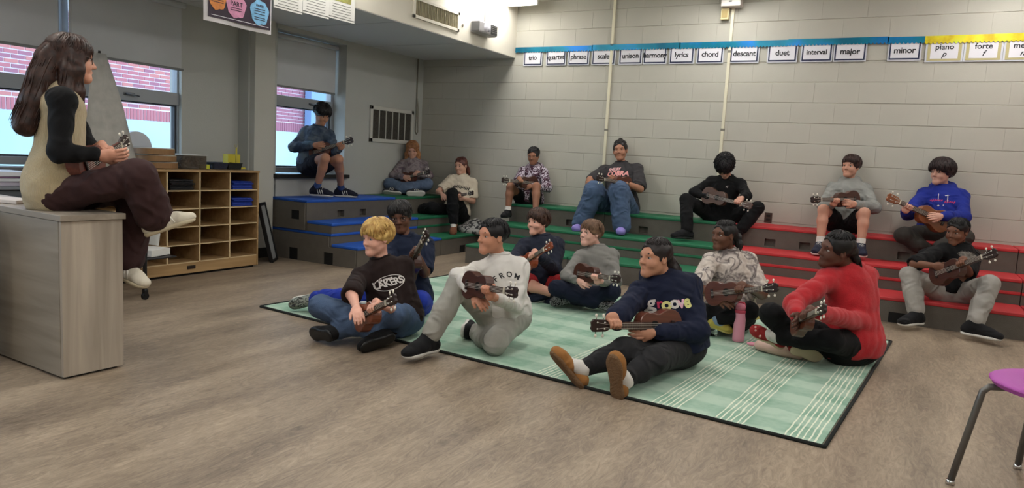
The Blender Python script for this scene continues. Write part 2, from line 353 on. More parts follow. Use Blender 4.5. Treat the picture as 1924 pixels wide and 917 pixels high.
# ================================================================ RISERS
gr = mat('riser_grey', srgb(92,86,78), .7, bump=.35, bscale=220, var=.08, vscale=12)
tr = {'red': mat('tread_red', srgb(182,46,50), .55, bump=.25, bscale=260, var=.06, vscale=14),
      'green': mat('tread_green', srgb(28,104,70), .55, bump=.25, bscale=260, var=.08, vscale=14),
      'blue': mat('tread_blue', srgb(30,84,176), .55, bump=.25, bscale=260, var=.08, vscale=14)}
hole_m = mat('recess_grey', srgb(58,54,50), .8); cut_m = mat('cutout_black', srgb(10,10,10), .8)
def panel_recess(mb, x0, x1, z0, z1, holes, dep):
    "front panel in the local XZ plane (front = -Y) with real recesses"
    xs = sorted({x0,x1}|{h[0] for h in holes}|{h[1] for h in holes}); zs = sorted({z0,z1}|{h[2] for h in holes}|{h[3] for h in holes})
    for a, b in zip(xs, xs[1:]):
        for c, d in zip(zs, zs[1:]):
            cx, cz = (a+b)/2, (c+d)/2
            if any(h[0] < cx < h[1] and h[2] < cz < h[3] for h in holes):
                y = dep
                mb.add([(a,0,c),(b,0,c),(b,0,d),(a,0,d),(a,y,c),(b,y,c),(b,y,d),(a,y,d)], [(4,5,6,7),(0,1,5,4),(1,2,6,5),(2,3,7,6),(3,0,4,7)])
            else: mb.add([(a,0,c),(b,0,c),(b,0,d),(a,0,d)], [(0,1,2,3)])
def riser(loc, rz, wdt, dep, z0, z1, colour, label, holes=(), low=(), group='stacking riser platforms'):
    "local frame: x along the front, front at y=0, depth to +y"
    e = tag(empty('riser_platform', (loc[0],loc[1],z0), rz), label, 'riser', group); h = z1-z0; tk = .028; g = .003
    mb = MB(); hs = [(x-.05,x+.05,h*.5-.035,h*.5+.035) for x in holes]+[(x-.06,x+.06,0.0,.085) for x in low]
    panel_recess(mb, g, wdt-g, 0, h-tk, hs, .05)
    mb.add([(g,0,0),(g,0,h-tk),(g,dep,h-tk),(g,dep,0),(wdt-g,0,0),(wdt-g,0,h-tk),(wdt-g,dep,h-tk),(wdt-g,dep,0)], [(0,1,2,3),(7,6,5,4),(1,5,6,2),(3,2,6,7)])
    mb.build('body', gr, e)
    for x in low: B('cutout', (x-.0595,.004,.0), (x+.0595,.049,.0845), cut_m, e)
    B('tread', (g,-.008,h-tk), (wdt-g,dep,h), tr[colour], e, .007)
    return e
xs = [-4.05,-2.86,-1.5,-.38,.88,2.1,3.3]
words = ['beside the left riser bank','under the person in jeans','under the person in black','under the grey hoodie','behind the person in light grey joggers','beyond the right frame edge']
for i in range(6):
    x0, x1 = xs[i], xs[i+1]; w = x1-x0; c = 'green' if i < 2 else 'red'; wd = words[i]
    hl = (w*.33,w*.66) if i != 2 else (.38,.70)
    riser((x0,6.42), 0, w, .452, 0, .203, c, f'{c}-topped lowest step platform, {wd}', low=(w*.33,) if i > 2 else (w*.3,w*.7))
    riser((x0,6.885), 0, w, .91, 0, .305, c, f'{c}-rimmed base platform showing as a thin band, {wd}')
    riser((x0,6.88), 0, w, .450, .305, .406, c, f'{c}-topped middle step slab, {wd}')
    riser((x0,7.34), 0, w, .46, .305, .61, c, f'{c}-topped highest step platform on the back wall, {wd}', holes=hl)
# left bank: fronts face +X
ys = [5.25,6.66,7.79]
for i in range(2):
    y0, y1 = ys[i], ys[i+1]; w = y1-y0; c = ('blue','green')[i]; wd = ('at the window end','at the corner end')[i]
    R = math.pi/2
    riser((-4.53,y0), R, w, .33, 0, .203, c, f'{c}-topped lowest step of the left bank, {wd}', low=(w*.4,) if i else (w*.85,))
    riser((-4.87,y0), R, w, .82, 0, .305, c, f'{c}-rimmed base platform of the left bank, {wd}')
    riser((-4.865,y0), R, w, .325, .305, .406, c, f'{c}-topped middle slab of the left bank, {wd}')
    riser((-5.2,y0), R, w, .49, .305, .61, c, f'{c}-topped highest platform of the left bank, {wd}', holes=(.5,.85) if i == 0 else (w*.5,))
# end recesses of the blue bank (dark sockets)
ep = tag(empty('riser_end_plate', (-5.68,5.246,0)), 'grey end face of the blue riser bank with square sockets', 'riser')
for lo, hi in [((.0,-.012,.0),(.27,0,.275)),((.39,-.012,0),(.74,0,.275)),((.86,-.012,0),(1.14,0,.175)),((.27,-.012,.12),(.39,0,.275)),((.74,-.012,.12),(.86,0,.175)),((.74,-.012,.175),(.80,0,.275)),
               ((0,-.012,.31),(.29,0,.58)),((.40,-.012,.31),(.475,0,.58)),((.29,-.012,.31),(.40,0,.41)),((.29,-.012,.50),(.40,0,.58))]: B('face_plate', lo, hi, gr, ep)
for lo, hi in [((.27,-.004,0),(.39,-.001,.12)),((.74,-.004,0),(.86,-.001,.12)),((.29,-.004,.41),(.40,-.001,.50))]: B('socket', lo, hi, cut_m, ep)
# ================================================================ implicit-surface modelling (smooth unions, meshed with surface nets)
def cap(a, b, ra, rb, k=.02, op='+'): return ('c', np.array(a, float), np.array(b, float), ra, rb, k, op)
def ell(c, r, R=None, k=.02, op='+'): return ('e', np.array(c, float), np.array(r, float), np.eye(3) if R is None else np.array(R, float), 0, k, op)
def pln(p, n, k=.01): n = np.array(n, float); n /= np.linalg.norm(n); return ('p', np.array(p, float), n, 0, 0, k, 'x')   # keep the side n points to
class Vol:
    def __init__(s, prims, h):
        s.h = h; lo = np.full(3, 1e9); hi = -lo
        for p in prims:
            if p[6] != '+': continue
            if p[0] == 'c':
                r = max(p[3], p[4]); lo = np.minimum(lo, np.minimum(p[1], p[2])-r); hi = np.maximum(hi, np.maximum(p[1], p[2])+r)
            else:
                e = np.sqrt(((p[3]*p[2][:,None])**2).sum(0)); lo = np.minimum(lo, p[1]-e); hi = np.maximum(hi, p[1]+e)
        lo -= 4*h+.012; hi += 4*h+.012; s.o = lo
        n = np.ceil((hi-lo)/h).astype(int)+1; s.ax = [lo[i]+h*np.arange(n[i]) for i in range(3)]
        s.F = np.full(n, 1.0, np.float32)
        for p in prims: s.op(p)
    def op(s, p):
        k = p[5]; h = s.h
        if p[0] == 'c': r = max(p[3], p[4]); lo = np.minimum(p[1], p[2])-r; hi = np.maximum(p[1], p[2])+r
        elif p[0] == 'e': e = np.sqrt(((p[3]*p[2][:,None])**2).sum(0)); lo = p[1]-e; hi = p[1]+e
        else: lo = s.o; hi = s.o+1e3
        m = k+3*h; sl = []
        for i in range(3):
            a = int(np.searchsorted(s.ax[i], lo[i]-m)); b = int(np.searchsorted(s.ax[i], hi[i]+m)); sl.append(slice(a, b))
            if b <= a: return
        X, Y, Z = np.meshgrid(*[s.ax[i][sl[i]] for i in range(3)], indexing='ij', sparse=True)
        if p[0] == 'c':
            a, b = p[1], p[2]; d = b-a; L2 = max(d@d, 1e-9)
            x, y, z = X-a[0], Y-a[1], Z-a[2]
            t = np.clip((x*d[0]+y*d[1]+z*d[2])/L2, 0, 1)
            D = np.sqrt((x-t*d[0])**2+(y-t*d[1])**2+(z-t*d[2])**2)-(p[3]+(p[4]-p[3])*t)
        elif p[0] == 'e':
            x, y, z = X-p[1][0], Y-p[1][1], Z-p[1][2]; R = p[3]; r = p[2]
            q = [(x*R[i][0]+y*R[i][1]+z*R[i][2]) for i in range(3)]
            k0 = np.sqrt(sum((q[i]/r[i])**2 for i in range(3)))+1e-6; k1 = np.sqrt(sum((q[i]/r[i]**2)**2 for i in range(3)))+1e-6
            D = k0*(k0-1)/k1
        else: D = -((X-p[1][0])*p[2][0]+(Y-p[1][1])*p[2][1]+(Z-p[1][2])*p[2][2])
        F = s.F[tuple(sl)]
        if p[6] == '+': hh = np.maximum(k-np.abs(F-D), 0)/k; F[...] = np.minimum(F, D)-hh*hh*k*.25
        else:
            if p[6] == '-': D = -D
            hh = np.maximum(k-np.abs(F-D), 0)/k; F[...] = np.maximum(F, D)+hh*hh*k*.25
    def noise(s, amp, freq, seed=0, ridge=False):
        r = np.random.default_rng(seed); X, Y, Z = np.meshgrid(*s.ax, indexing='ij', sparse=True); N = 0
        for i in range(3):
            d = r.normal(size=3); d /= np.linalg.norm(d); e = r.normal(size=3); e /= np.linalg.norm(e)
            q = np.sin((d[0]*X+d[1]*Y+d[2]*Z)*freq*(1+.3*i)*(.6 if ridge else 1)+1.8*np.sin((e[0]*X+e[1]*Y+e[2]*Z)*freq*.55+i)); N = N+((.9-1.8*np.abs(q)**.7) if ridge else q)
        s.F += (amp/2.2*N).astype(np.float32)
    def mesh(s):
        F = s.F; I = F < 0; o8 = [(i,j,k) for i in (0,1) for j in (0,1) for k in (0,1)]
        n = [d-1 for d in F.shape]; sub = lambda A, o: A[o[0]:o[0]+n[0], o[1]:o[1]+n[1], o[2]:o[2]+n[2]]
        c = sum(sub(I, o).astype(np.int8) for o in o8); act = (c > 0) & (c < 8)
        idx = np.full(act.shape, -1, np.int64); cells = np.argwhere(act); idx[act] = np.arange(len(cells))
        P = np.zeros((len(cells), 3)); cnt = np.zeros(len(cells)); ci, cj, ck = cells.T
        for a in o8:
            for ax in range(3):
                if a[ax]: continue
                b = list(a); b[ax] = 1
                fa = F[ci+a[0], cj+a[1], ck+a[2]]; fb = F[ci+b[0], cj+b[1], ck+b[2]]; m = (fa < 0) != (fb < 0)
                t = np.where(m, fa/np.where(m, fa-fb, 1), 0); q = np.array(a, float)[None].repeat(len(cells), 0); q[:,ax] += t
                P += q*m[:,None]; cnt += m
        P = (cells+P/np.maximum(cnt, 1)[:,None])*s.h+s.o
        Q = []
        for ax in range(3):
            A = I[tuple(slice(0,-1) if i == ax else slice(None) for i in range(3))]; Bq = I[tuple(slice(1,None) if i == ax else slice(None) for i in range(3))]
            e = np.argwhere(A != Bq); u, v = [(1,2),(2,0),(0,1)][ax]
            e = e[(e[:,u] > 0) & (e[:,v] > 0) & (e[:,u] < F.shape[u]-1) & (e[:,v] < F.shape[v]-1)]
            ins = A[tuple(e.T)]
            def g(du, dv): w = e.copy(); w[:,u] -= du; w[:,v] -= dv; return idx[tuple(w.T)]
            q = np.stack([g(1,1), g(0,1), g(0,0), g(1,0)], 1); q[~ins] = q[~ins][:, ::-1]; Q.append(q)
        Q = np.concatenate(Q); Q = Q[(Q >= 0).all(1)]
        return P, Q
    def build(s, name, m, parent=None, extra=None, org=None):
        return build_mesh(name, [s.mesh()]+(extra or []), m, parent, org)
def build_mesh(name, parts, m, parent=None, org=None):
    vs = []; fl = []; n = 0
    for P, Q in parts:
        vs.append(np.asarray(P, float)); fl.append(np.asarray(Q)+n); n += len(P)
    V_ = np.concatenate(vs); 
    if org is not None: V_ = V_-np.array(org)
    me = bpy.data.meshes.new(name); me.vertices.add(len(V_)); me.vertices.foreach_set('co', V_.astype(np.float32).ravel())
    lt = np.concatenate([np.full(len(q), q.shape[1]) for q in fl]); li = np.concatenate([q.ravel() for q in fl])
    me.loops.add(len(li)); me.loops.foreach_set('vertex_index', li.astype(np.int32)); me.polygons.add(len(lt))
    me.polygons.foreach_set('loop_start', np.concatenate([[0], np.cumsum(lt)[:-1]]).astype(np.int32)); me.polygons.foreach_set('loop_total', lt.astype(np.int32))
    me.polygons.foreach_set('use_smooth', np.ones(len(lt), bool)); me.update(calc_edges=True); me.validate()
    me.materials.append(m); o = bpy.data.objects.new(name, me); return link(o, parent)
nrm = lambda v: v/(np.linalg.norm(v)+1e-9)
A = lambda *v: np.array(v, float)
def tubes(curves, radii, ns=3):
    "many thin strands at once: curves (n,k,3), radii (k,)"
    C = np.asarray(curves, float); n, k, _ = C.shape
    T = np.gradient(C, axis=1); T /= np.linalg.norm(T, axis=2, keepdims=True)+1e-9
    ref = A(.31,.53,.79); U = np.cross(T, ref); U /= np.linalg.norm(U, axis=2, keepdims=True)+1e-9; Wv = np.cross(T, U)
    ang = 2*np.pi*np.arange(ns)/ns; r = np.asarray(radii)[None,:,None,None]
    V_ = C[:,:,None]+r*(U[:,:,None]*np.cos(ang)[None,None,:,None]+Wv[:,:,None]*np.sin(ang)[None,None,:,None])
    i = np.arange(n)[:,None,None]*k*ns; j = np.arange(k-1)[None,:,None]*ns; q = np.arange(ns)[None,None,:]; q2 = (q+1) % ns
    Q = np.stack([i+j+q, i+j+q2, i+j+ns+q2, i+j+ns+q], -1).reshape(-1, 4)
    return V_.reshape(-1, 3), Q
# ================================================================ PEOPLE
def skin_mat(name, c): return mat('skin_'+name, srgb(*c), .5, bump=.06, bscale=300, var=.05, vscale=14, sss=.08, spec=.35)
def wrinkle(m, k_=.9, sc=6.0):
    "broad creases as relief on top of the weave"
    k = NT(m); tc = k.n('ShaderNodeTexCoord'); n = k.n('ShaderNodeTexNoise'); n.inputs['Scale'].default_value = sc; n.inputs['Detail'].default_value = 2.5; n.inputs['Distortion'].default_value = 2.2; n.noise_type = 'RIDGED_MULTIFRACTAL'
    k.l(tc.outputs['Object'], n.inputs['Vector']); bp = k.n('ShaderNodeBump'); bp.inputs['Strength'].default_value = k_; bp.inputs['Distance'].default_value = .03; k.l(n.outputs['Fac'], bp.inputs['Height'])
    ns = k.b.inputs['Normal']
    if ns.links: o = ns.links[0].from_node; k.l(bp.outputs[0], o.inputs['Normal'])
    else: k.l(bp.outputs[0], ns)
    return m
def cloth(name, c, v=.06, b=.25, bs=420, sheen=.02, rough=.85, vs=12):
    if 'cloth_'+name in _M: return _M['cloth_'+name]
    return wrinkle(mat('cloth_'+name, srgb(*c), rough, bump=b, bscale=bs, var=v, vscale=vs, sheen=sheen, spec=.25))
def mottled(name, cols, sc=14, dist=1.5, rough=.85, const=True):
    m = mat('cloth_'+name, srgb(*cols[0]), rough, spec=.25); k = NT(m); tc = k.n('ShaderNodeTexCoord'); n = k.n('ShaderNodeTexNoise'); n.inputs['Scale'].default_value = sc; n.inputs['Detail'].default_value = 3; n.inputs['Distortion'].default_value = dist
    k.l(tc.outputs['Object'], n.inputs['Vector']); r = k.n('ShaderNodeValToRGB'); e = r.color_ramp.elements; r.color_ramp.interpolation = 'CONSTANT' if const else 'LINEAR'
    st = np.linspace(.36, .62, len(cols)); e[0].position = 0 if const else st[0]; e[0].color = srgb(*cols[0])+(1,); e[1].position = st[-1]; e[1].color = srgb(*cols[-1])+(1,)
    for p, c in zip(st[1:-1], cols[1:-1]): x = e.new(p); x.color = srgb(*c)+(1,)
    k.l(n.outputs['Fac'], r.inputs[0]); k.l(r.outputs[0], k.b.inputs['Base Color']); return wrinkle(m)
def hair_mat(name, c1, c2=None):
    m = mat('hair_'+name, srgb(*c1), .45, spec=.4); k = NT(m); tc = k.n('ShaderNodeTexCoord'); n = k.n('ShaderNodeTexNoise'); n.inputs['Scale'].default_value = 38; n.inputs['Detail'].default_value = 4; k.l(tc.outputs['Object'], n.inputs['Vector'])
    c2 = c2 or tuple(min(255, int(v*1.5+6)) for v in c1)
    r = k.n('ShaderNodeValToRGB'); e = r.color_ramp.elements; e[0].position = .35; e[0].color = srgb(*c1)+(1,); e[1].position = .65; e[1].color = srgb(*c2)+(1,)
    k.l(n.outputs['Fac'], r.inputs[0]); k.l(r.outputs[0], k.b.inputs['Base Color']); return m
eye_w = mat('eye_white', srgb(178,168,162), .25); eye_i = mat('eye_iris', srgb(34,22,16), .15); eye_b = mat('eye_iris_blue', srgb(70,90,110), .15)
metal_dark = mat('glasses_black', srgb(18,18,20), .3); metal_lt = mat('glasses_metal', srgb(150,130,120), .3, metal=.5)
white_sole = mat('sole_white', srgb(206,204,198), .6)
def uke(p, wood, label, light=False, S_=None, dark=(40,22,18)):
    bt, tp, n = A(*p['bt']), A(*p['tp']), p['n']
    a = nrm(tp-bt); n = nrm(n-a*(n@a)); y = np.cross(n, a); L = np.linalg.norm(tp-bt)
    e = bpy.data.objects.new('ukulele', None); e.empty_display_size = .1; link(e); M = Matrix(((a[0],y[0],n[0],bt[0]),(a[1],y[1],n[1],bt[1]),(a[2],y[2],n[2],bt[2]),(0,0,0,1))); e.matrix_world = M
    tag(e, label, 'ukulele', 'ukuleles held by the players')
    wm = mat('uke_wood_%d_%d_%d' % wood, srgb(*wood), .32, var=.18, vscale=22, stretch=(.25,3,3), coat=.3); dk_ = mat('uke_dark', srgb(*dark), .4); brd = mat('uke_fretboard', srgb(96,70,50) if light else srgb(58,38,30), .5, var=.1, vscale=30)
    prof = [(0,.0),(.004,.04),(.018,.085),(.05,.128),(.09,.150),(.135,.158),(.18,.150),(.225,.128),(.26,.112),(.29,.108),(.32,.112),(.355,.122),(.39,.125),(.425,.115),(.455,.088),(.472,.05),(.478,0)]
    pts = [(x*L, w*L) for x, w in prof]; pts = pts+[(x, -w) for x, w in pts[-2:0:-1]]
    MB().prism(pts, -.115*L, 0).build('body', wm, e, .004, 2)
    MB().lathe([(.048*L,0),(.048*L,.0012)], 28, Matrix.Translation((.315*L,0,0))).build('sound_hole', mat('hole_black', (.004,.003,.003), .9), e)
    MB().box((.10*L,-.055*L,0), (.135*L,.055*L,.009)).build('bridge', dk_, e, .002)
    MB().add([(.43*L,-.036*L,-.02),(.43*L,.036*L,-.02),(.80*L,.030*L,-.014),(.80*L,-.030*L,-.014),(.43*L,-.036*L,.003),(.43*L,.036*L,.003),(.80*L,.030*L,.003),(.80*L,-.030*L,.003)], [(0,1,2,3),(7,6,5,4),(0,4,5,1),(1,5,6,2),(2,6,7,3),(3,7,4,0)]).build('neck', wm, e, .003)
    fb = MB().add([(.36*L,-.037*L,.003),(.36*L,.037*L,.003),(.80*L,.030*L,.003),(.80*L,-.030*L,.003),(.36*L,-.037*L,.007),(.36*L,.037*L,.007),(.80*L,.030*L,.007),(.80*L,-.030*L,.007)], [(0,1,2,3),(7,6,5,4),(0,4,5,1),(1,5,6,2),(2,6,7,3),(3,7,4,0)]).build('fretboard', brd, e)
    mb = MB()
    for i in range(12):
        x = .80*L-(.80-.115)*L*(1-2**(-(i+1)/12)); mb.box((x-.0006,-.034*L,.007), (x+.0006,.034*L,.0082))
    o = mb.build('frets', mat('fret_metal', srgb(190,180,160), .25, metal=.9), fb)
    MB().box((.797*L,-.031*L,.003), (.806*L,.031*L,.0115)).build('nut', mat('nut_bone', srgb(222,214,192), .4), e)
    hd = MB().prism([(.806*L,-.030*L),(.85*L,-.052*L),(.975*L,-.056*L),(1.0*L,-.03*L),(.993*L,0),(1.0*L,.03*L),(.975*L,.056*L),(.85*L,.052*L),(.806*L,.030*L)], -.012, .003).build('headstock', dk_ if not light else wm, e, .002)
    pg = mat('tuner_pearl', srgb(226,220,206), .3); tm = mat('tuner_metal', srgb(190,186,176), .25, metal=.9)
    for x in (.87, .945):
        for sg in (-1, 1):
            t = MB().tube([(x*L,sg*.028*L,-.004),(x*L,sg*.028*L,.014)], .0045, 10).build('tuner_post', tm, hd, smooth=True)
            MB().tube([(x*L,sg*.054*L,-.006),(x*L,sg*.078*L,-.006)], .0025, 8).build('tuner_shaft', tm, hd, smooth=True)
            MB().ball((x*L,sg*.090*L,-.006), (.008,.009,.005), n=10, m=6).build('tuner_button', pg, hd, smooth=True)
    st = mat('string_nylon', srgb(206,200,190), .3)
    for q in range(4):
        y0 = (-.024+.016*q)*L; y1 = (-.019+.0127*q)*L
        MB().tube([(.115*L,y0,.010),(.80*L,y1,.0118),((.87 if q in (0,3) else .945)*L,(-.028 if q < 2 else .028)*L,.010)], .0009, 4).build('string', st, e)
    return e, a, n
def fingers_grip(c, a, n, el, k, scale=1.0):
    "hand closed round a neck at point c; returns prims and wrist"
    up = np.cross(a, n); up = nrm(up)
    if up @ (c-el) < 0: up = -up
    s = scale; palm = c-up*.040*s-n*.014*s; toe = nrm(el-palm); wr = palm+toe*.070*s
    P = [cap(wr, palm+toe*.02*s, .024*s, .026*s, .02), ell(palm, A(.036,.020,.030)*s, [a, n, up], .015)]
    for i in range(4):
        o = (i-1.5)*.0185*s; ln = (.92, 1.04, 1.0, .85)[i] if k > 0 else (.85, 1.0, 1.04, .92)[i]
        r = (.0088, .0092, .009, .008)[i]*s
        k0 = c+a*o-up*.030*s*1.0-n*.006*s; k1 = c+a*(o*1.05)-up*.024*s*ln+n*.020*s*ln; k2 = c+a*(o*1.0)-up*.004*s+n*.029*s*ln; k3 = c+a*(o*.95)+up*.010*s*ln+n*.019*s
        P += [cap(k0, k1, r*1.1, r, .006), cap(k1, k2, r, r*.95, .003), cap(k2, k3, r*.95, r*.8, .003)]
    tb = a*k*.018*s
    P += [cap(palm+tb-n*.006*s, c+tb*1.3-up*.012*s-n*.026*s, .014*s, .012*s, .012), cap(c+tb*1.3-up*.012*s-n*.026*s, c+tb*1.5+up*.020*s-n*.016*s, .0115*s, .0095*s, .006)]
    return P, wr
def hand_open(hc, el, pn, k, scale=1.0, curl=.5, d=None):
    "relaxed hand centred at hc, forearm from el; pn = palm normal"
    s = scale; d0 = nrm(hc-el); d = d0 if d is None else nrm(np.array(d)); wr = hc-d0*.06*s; pn = nrm(pn-d*(pn@d)); sd = np.cross(d, pn)*k
    P = [cap(wr, wr+d0*.02*s, .022*s, .023*s, .02), ell(hc-d*.012*s, A(.045,.032,.0165)*s, [d, sd, pn], .014)]
    for i in range(4):
        o = (i-1.5)*.0175*s; ln = (.88, 1.0, .95, .78)[i]; r = (.0085, .0088, .0085, .0075)[i]*s
        b0 = hc+d*.022*s+sd*o; f1 = nrm(d+pn*curl*.55+sd*o*3); f2 = nrm(d+pn*curl*1.3+sd*o*2); f3 = nrm(d*.8+pn*curl*2.2)
        k1 = b0+f1*.034*s*ln; k2 = k1+f2*.024*s*ln; k3 = k2+f3*.019*s*ln
        P += [cap(b0, k1, r*1.12, r, .006), cap(k1, k2, r, r*.93, .003), cap(k2, k3, r*.93, r*.75, .003)]
    t0 = hc-d*.03*s-sd*.02*s; t1 = hc+d*.004*s-sd*.042*s+pn*.012*s; t2 = t1+nrm(d*.9-sd*.25+pn*.5)*.03*s
    P += [cap(t0, t1, .015*s, .0115*s, .014), cap(t1, t2, .0112*s, .0088*s, .005)]
    return P, wr
def person(key, d):
    J = {k: A(*v) for k, v in POSE[key].items()}
    fd = nrm(J.pop('face')); s = d.get('s', 1.0); hs = d.get('hs', s)*.93; w = d.get('w', 1.0)      # body scale, head scale, girth
    pe, nk, hd = J['pe'], J['nk'], J['hd']; U = nrm(nk-pe); L = np.linalg.norm(nk-pe)
    Rt = J['shR']-J['shL']; Rt = nrm(Rt-U*(Rt@U)); Fw = np.cross(U, Rt); TB = [Rt, Fw, U]
    hw = d.get('shw', .142)*s*(1+.25*(w-1)); mid = (J['shR']+J['shL'])/2; mid = mid*.35+(nk-U*.078*s)*.65
    shR, shL = mid+Rt*hw, mid-Rt*hw
    org = A(pe[0], pe[1], d.get('z0', 0)); sk = skin_mat(key, d['skin'])
    # ---- ukulele
    fret = d.get('fret', 'L')
    if 'bt' in J:
        tc_ = nrm(A(0,0,1.13)-J['bt']); ax_ = nrm(J['tp']-J['bt']); n0 = np.cross(ax_, A(0,0,1))
        if np.linalg.norm(n0) < .55: n0 = Fw-ax_*(Fw@ax_)
        n0 = nrm(n0); n0 = n0 if n0@tc_ > 0 else -n0; un = nrm(n0+A(0,0,1)*d.get('utilt', .12)); tp_ = {'bt': J['bt'], 'tp': J['tp'], 'n': un}
        ax = nrm(J['tp']-J['bt']); 
        if abs(un@ax) > .8: tp_['n'] = un = nrm(U+Fw*.2)
        ue, ua, un = uke(tp_, d.get('wood', (84,44,30)), d['ulabel'], d.get('ulight', False))
    # ---- hands
    hands = {}; other = {'L': 'R', 'R': 'L'}
    for sd in 'LR':
        el = J['el'+sd]; ha = J['ha'+sd]; k = 1 if sd == 'R' else -1
        if sd == fret and 'bt' in J:
            Lu = np.linalg.norm(J['tp']-J['bt']); t = np.clip((ha-J['bt'])@ua, .52*Lu, .77*Lu); c = J['bt']+ua*t
            P, wr = fingers_grip(c, ua, un, el, 1, s*.92)
        else:
            pn = d.get('pn'+sd); pn = -Fw if pn is None else (Rt*pn[0]+Fw*pn[1]+U*pn[2])
            dd = d.get('hd'+sd)
            P, wr = hand_open(ha, el, pn, k, s*.9, d.get('curl'+sd, .55), None if dd is None else (Rt*dd[0]+Fw*dd[1]+U*dd[2]))
        hands[sd] = (P, wr)
    wrR, wrL = hands['R'][1], hands['L'][1]; elR, elL = J['elR'], J['elL']
    hipR = pe+Rt*.075*s*w-U*.02*s; hipL = pe-Rt*.075*s*w-U*.02*s; knR, knL, anR, anL = J['knR'], J['knL'], J['anR'], J['anL']
    def P_(t): return pe+U*L*t
    # ---- skin body: torso core, arms, legs
    def torso(g, inw=0):
        T_ = [ell(P_(0)+U*.01*s, A(.134*w+g, .102*w+g, .115+g)*s, TB, .05), ell(P_(.33)+Fw*.012*w, A(.120*w+g, .098*w+g, .16+g)*s, TB, .06),
              ell(P_(.66)+Fw*.006, A(.122*w+g, .090*w+g, .135+g)*s, TB, .06), cap(shR-Rt*(.01+inw)*s, shL+Rt*(.01+inw)*s, (.042+g)*s, (.042+g)*s, .06), cap(nk-U*.075*s-Fw*.01, nk-U*.034*s-Fw*.004, (.064+g)*s, (.046+g)*s, .06)]
        return T_
    ht = .0115; H = hs/1.0
    # head frame
    upv = nrm(hd-nk); hz = nrm(upv*.6+A(0,0,1)*.6); hz = nrm(hz-fd*(hz@fd)) if abs(fd[2]) < .95 else hz
    hy = fd; hx = np.cross(hy, hz); hx = nrm(hx); HB = np.array([hx, hy, hz]); hp = lambda x, y, z: hd+(hx*x+hy*y+hz*z)*H
    hr = lambda *r: A(*r)*H
    BP = torso(-.006)+[cap(shR, elR, .046*s, .034*s*w**.5, .03), cap(elR, wrR, .035*s*w**.5, .022*s, .02), cap(shL, elL, .046*s, .034*s*w**.5, .03), cap(elL, wrL, .035*s*w**.5, .022*s, .02)]
    lw = d.get('lw', 1.0)
    for hi, kn, an in ((hipR, knR, anR), (hipL, knL, anL)):
        calf = an+(kn-an)*.68-Fw*0; BP += [cap(hi, kn, .072*s*lw, .048*s*lw, .03), cap(kn, calf, .046*s*lw, .047*s*lw, .02), cap(calf, an, .047*s*lw, .030*s, .02)]
    BP += [cap(nk-U*.03, nk+(hd-nk)*.45, .046*H, .042*H, .03)]
    parts = [Vol(BP, ht).mesh()]
    HP = [ell(hp(0,-.014,.028), hr(.0725,.090,.080), HB, .02), ell(hp(0,.016,-.028), hr(.055,.066,.074), HB, .03), ell(hp(0,.066,-.088), hr(.020,.016,.015), HB, .03),
          cap(hp(.044,-.004,-.050), hp(.012,.060,-.088), .015*H, .014*H, .03), cap(hp(-.044,-.004,-.050), hp(-.012,.060,-.088), .015*H, .014*H, .03)]
    ck = d.get('cheek', 1.0)
    for sx in (-1, 1): HP += [ell(hp(sx*.034,.050,-.030), hr(.024*ck,.023*ck,.024), HB, .02)]
    HP += [ell(hp(0,.0655,.028), hr(.050,.0125,.011), HB, .018)]
    for sx in (-1, 1): HP += [ell(hp(sx*.0305,.083,.005), hr(.0185,.0150,.0115), HB, .010, '-')]
    HP += [cap(hp(0,.074,.012), hp(0,.093,-.020), .0074*H, .0094*H, .014), ell(hp(0,.0965,-.0235), hr(.0110,.0098,.0088), HB, .008), ell(hp(.0120,.085,-.0275), hr(.0075,.009,.0062), HB, .006), ell(hp(-.0120,.085,-.0275), hr(.0075,.009,.0062), HB, .006)]
    HP += [cap(hp(-.016,.073,-.0535), hp(0,.0795,-.051), .0050*H, .0060*H, .010), cap(hp(.016,.073,-.0535), hp(0,.0795,-.051), .0050*H, .0060*H, .010), cap(hp(-.012,.073,-.0635), hp(.012,.073,-.0635), .0064*H, .0064*H, .010)]
    for sx in (-1, 1): HP += [ell(hp(sx*.074,-.010,-.004), hr(.008,.017,.029), HB, .006), ell(hp(sx*.081,-.006,-.000), hr(.006,.009,.017), HB, .004, '-'), cap(hp(sx*.0305-.012,.0665,.0130), hp(sx*.0305+.012,.0665,.0130), .0042*H, .0042*H, .005), cap(hp(sx*.0305-.011,.0655,-.0030), hp(sx*.0305+.011,.0655,-.0030), .0034*H, .0034*H, .005)]
    HP += [cap(hp(0,-.026,-.045), nk-U*.02*s, .041*H, .046*H, .03)]
    parts.append(Vol(HP, .0052).mesh())
    for sd in 'LR': parts.append(Vol(hands[sd][0], .0042).mesh())
    body = build_mesh('person', parts, sk, None, org); body.location = Vector(org)
    tag(body, d['label'], 'person')
    O = org
    def add(name, prims, h, m, nz=(), seed=0, extra=None):
        V = Vol(prims, h)
        for q_ in nz: V.noise(q_[0], q_[1], seed+len(name), len(q_) > 2)
        return V.build(name, m, body, extra, O)
    # ---- face details
    iris = eye_b if d.get('blue_eyes') else eye_i
    look = d.get('look', 0)
    for sx in (-1, 1):
        mb = MB(); c = hp(sx*.0305,.0618,.0050)-O; Rm = Matrix(HB.T.tolist())
        mb.ball(c, (.0148*H,.0112*H,.0086*H), Rm, 14, 9); ey = mb.build('eye', eye_w, body, smooth=True)
        MB().ball(hp(sx*.0305+look*.004,.0694,.0055)-O, (.0068*H,.0048*H,.0070*H), Rm, 10, 7).build('iris', iris, ey, smooth=True)
    hm = d['hair'][1]
